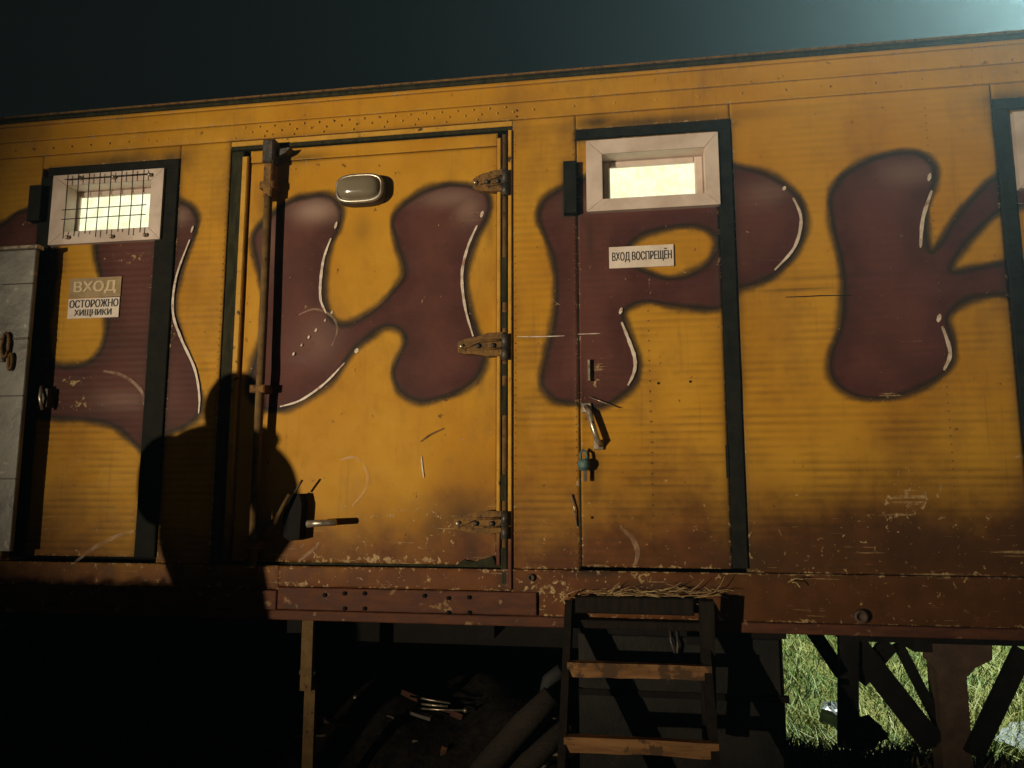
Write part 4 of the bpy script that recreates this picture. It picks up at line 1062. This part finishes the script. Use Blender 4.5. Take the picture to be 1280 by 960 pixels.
V_ = [(0, 0, .93), (0, 0, 1.10), (-.02, 0, 1.32), (-.01, 0, 1.46), (0, .01, 1.58), (0, .02, 1.68), (0, .02, 1.76),
      (.11, 0, 1.515), (.160, 0, 1.46), (.205, .02, 1.28), (.13, .20, 1.14), (-.11, 0, 1.515), (-.160, 0, 1.46), (-.205, .02, 1.22), (-.13, .15, 1.04),
      (.10, 0, .86), (.11, .01, .50), (.115, -.01, .10), (.125, .12, .05), (-.10, 0, .86), (-.11, .01, .50), (-.115, -.01, .10), (-.125, .12, .05)]
E_ = [(0, 1), (1, 2), (2, 3), (3, 4), (4, 5), (5, 6), (3, 7), (7, 8), (8, 9), (9, 10), (3, 11), (11, 12), (12, 13), (13, 14), (0, 15), (15, 16), (16, 17), (17, 18), (0, 19), (19, 20), (20, 21), (21, 22)]
R_ = [.155, .150, .150, .125, .085, .085, .075, .080, .075, .055, .045, .080, .075, .055, .045, .115, .075, .055, .05, .115, .075, .055, .05]
skin_mesh('body', [pw(a, b2, c2 + PZ) for a, b2, c2 in V_], E_, R_, 0, M_CLOTH, 2, PR)
def ell(name, c, r, mat, parent, n=20, k=14, cut=None):
    mb = MB(); vs = []; fs = []
    for j in range(k + 1):
        th = math.pi * j / k
        for i in range(n):
            ph = 2 * math.pi * i / n
            q = Vector((r[0] * math.sin(th) * math.cos(ph), r[1] * math.sin(th) * math.sin(ph), r[2] * math.cos(th)))
            vs.append(Vector(pw(c[0] + q.x, c[1] + q.y, c[2] + q.z + PZ)))
    for j in range(k):
        for i in range(n): fs.append((j * n + i, j * n + (i + 1) % n, (j + 1) * n + (i + 1) % n, (j + 1) * n + i))
    mb.add(vs, fs, True); return mb.build(name, mat, parent)
ell('hood', (0, -.01, 1.705), (.106, .120, .140), M_CLOTH, PR)
fc = ell('face', (0, .055, 1.68), (.072, .085, .105), M_SKIN, PR)
ell('nose', (0, .145, 1.67), (.013, .02, .022), M_SKIN, fc, 10, 8)
for s in (-1, 1): ell('eye', (.030 * s, .122, 1.695), (.012, .010, .008), M_BAG, fc, 10, 8)
ell('mouth', (0, .128, 1.625), (.024, .008, .006), M_SKIN, fc, 10, 8)
ell('hood_drape', (-.03, -.04, 1.575), (.195, .10, .078), M_CLOTH, PR)
bg = ell('shoulder_bag', (-.225, -.06, 1.44), (.118, .12, .175), M_BAG, None); tag(bg, 'black shoulder bag hanging on the hooded person', 'bag')

# ------------------------------------------------------------ unseen bales added beside the person to cast shade on the skirt
def bale(name, c, s, rz, label):
    n = 12; mb = MB(); random.seed(int(c[0] * 100))
    M_ = Matrix.Translation(c) @ Matrix.Rotation(rz, 4, 'Z')
    for ax in range(3):
        for sg in (-1, 1):
            vs = []
            for j in range(n + 1):
                for i in range(n + 1):
                    q = [0, 0, 0]; q[ax] = sg; q[(ax + 1) % 3] = i / n * 2 - 1; q[(ax + 2) % 3] = j / n * 2 - 1
                    q = Vector(q); rnd = .020 * math.sin(q.x * 9 + q.z * 5) * math.sin(q.y * 8 + q.z * 4)
                    k_ = 1 - .05 * (max(0, abs(q.x) + abs(q.y) + abs(q.z) - 1.6)) ** 2
                    vs.append(M_ @ Vector((q.x * s[0] * k_ * (1 + rnd), q.y * s[1] * k_ * (1 + rnd), q.z * s[2] * k_ * (1 + rnd * 1.4))))
            mb.add(vs, [(j * (n + 1) + i, j * (n + 1) + i + 1, (j + 1) * (n + 1) + i + 1, (j + 1) * (n + 1) + i) for j in range(n) for i in range(n)], True)
    for i in range(260):
        a, b2 = random.uniform(-1, 1), random.uniform(-1, 1)
        q0 = Vector((a * s[0], b2 * s[1], s[2] * random.uniform(.93, 1.0)))
        q1 = q0 + Vector((random.uniform(-.1, .1), random.uniform(-.1, .1), random.uniform(-.01, .035)))
        mb.tube([M_ @ q0, M_ @ q1], .003, 3, cap=False, smooth=False)
    o = mb.build(name, M_STRAW); tag(o, label, 'hay bale')
RZ = math.atan2(PERP.y, PERP.x)
bale('shadow_bale', (-3.74, -2.0, .255), (.50, .24, .255), RZ, 'lower of two unseen bales added to shade the trailer skirt')
bale('shadow_bale', (-3.70, -2.0, .805), (.50, .23, .285), RZ + .04, 'upper of two unseen bales added to shade the trailer skirt')

# ------------------------------------------------------------ floodlight on a tripod (front left) and mast light (behind)
FL = empty('work_floodlight', (WORK_LAMP.x, WORK_LAMP.y, 0)); tag(FL, 'floodlight on a low yellow tripod shining on the trailer', 'floodlight')
dirv = (WORK_AIM - WORK_LAMP).normalized()
Q = dirv.to_track_quat('-Z', 'Y').to_matrix().to_4x4()
def fl(mb, nm, mat): 
    o = mb.build(nm, mat, FL); o.location = -FL.location; return o
MH = Matrix.Translation(WORK_LAMP - dirv * .10) @ Q
mb = MB(); mb.obox(MH @ Matrix.Translation((0, 0, .04)), .30, .22, .06); fl(mb, 'lamp_housing', M_STEEL)
mb = MB(); mb.obox(MH @ Matrix.Translation((0, 0, .0)), .27, .19, .015); fl(mb, 'lamp_glass', M_LENS_LIT)
g0 = float(gh(np.array(WORK_LAMP.x), np.array(WORK_LAMP.y)))
hub = WORK_LAMP - dirv * .12 - Vector((0, 0, .14))
mb = MB(); mb.tube([hub + Vector((0, 0, .04)), Vector((hub.x, hub.y, .3))], .018, 8); fl(mb, 'tripod_post', M_STEEL)
for k in range(3):
    t = k * 2.094 + .4; mb = MB(); mb.tube([Vector((hub.x, hub.y, .62)), Vector((hub.x + .45 * math.cos(t), hub.y + .45 * math.sin(t), g0))], .014, 8); fl(mb, 'tripod_leg', M_YELLOW)
ll = lamp_light('work_light', WORK_LAMP - dirv * .05, WORK_AIM, WORK_POWER, (1.0, 0.85, 0.62), 29, 1.0, 0.05, FL)
ll.parent = FL; ll.location = WORK_LAMP - dirv * .05 - FL.location

YL = empty('yard_mast_light', (YARD_LAMP.x, YARD_LAMP.y, -.45)); tag(YL, 'tall steel mast carrying a cool white floodlight behind the trailer', 'mast light')
def yl(mb, nm, mat):
    o = mb.build(nm, mat, YL); o.location = -YL.location; return o
mb = MB(); mb.tube([(YARD_LAMP.x + .25, YARD_LAMP.y + .15, -.5), (YARD_LAMP.x + .25, YARD_LAMP.y + .15, YARD_LAMP.z + .2)], [.07, .045], 10); yl(mb, 'mast', M_STEEL)
YA = Vector((1.8, 3.6, -.4)); yd = (YA - YARD_LAMP).normalized(); MH = Matrix.Translation(YARD_LAMP - yd * .10) @ yd.to_track_quat('-Z', 'Y').to_matrix().to_4x4()
mb = MB(); mb.obox(MH @ Matrix.Translation((0, 0, .04)), .36, .28, .06); yl(mb, 'lamp_housing', M_STEEL)
mb = MB(); mb.obox(MH, .32, .24, .015); yl(mb, 'lamp_glass', M_LENS_COOL)
mb = MB(); mb.bar(YARD_LAMP - yd * .06 + Vector((0, 0, .05)), (YARD_LAMP.x + .25, YARD_LAMP.y + .15, YARD_LAMP.z + .12), .04, .04); yl(mb, 'bracket', M_STEEL)
l2 = lamp_light('mast_light', YARD_LAMP - yd * .05, YA, YARD_POWER, (1.0, 1.0, 0.84), 150, 0.6, 0.10, YL)
l2.parent = YL; l2.location = YARD_LAMP - yd * .05 - YL.location

# ------------------------------------------------------------ haze volume added for the mast light's glow, tinted teal
mb = MB(); mb.box(-146, 146, -146, 146, -1.8, 9.2)
hz = mb.build('haze', None); hz['kind'] = 'stuff'; hz['label'] = 'thin teal haze added to carry the glow of the mast light'; hz['category'] = 'haze'
m = bpy.data.materials.new('glow_haze'); m.use_nodes = True; nt = m.node_tree
for n_ in list(nt.nodes): nt.nodes.remove(n_)
out = nt.nodes.new('ShaderNodeOutputMaterial'); pv = nt.nodes.new('ShaderNodeVolumePrincipled')
pv.inputs['Color'].default_value = (0.50, 0.84, 1.0, 1); pv.inputs['Density'].default_value = HAZE_DENSITY; pv.inputs['Anisotropy'].default_value = 0.73
nt.links.new(pv.outputs[0], out.inputs['Volume'])
hz.data.materials.append(m)
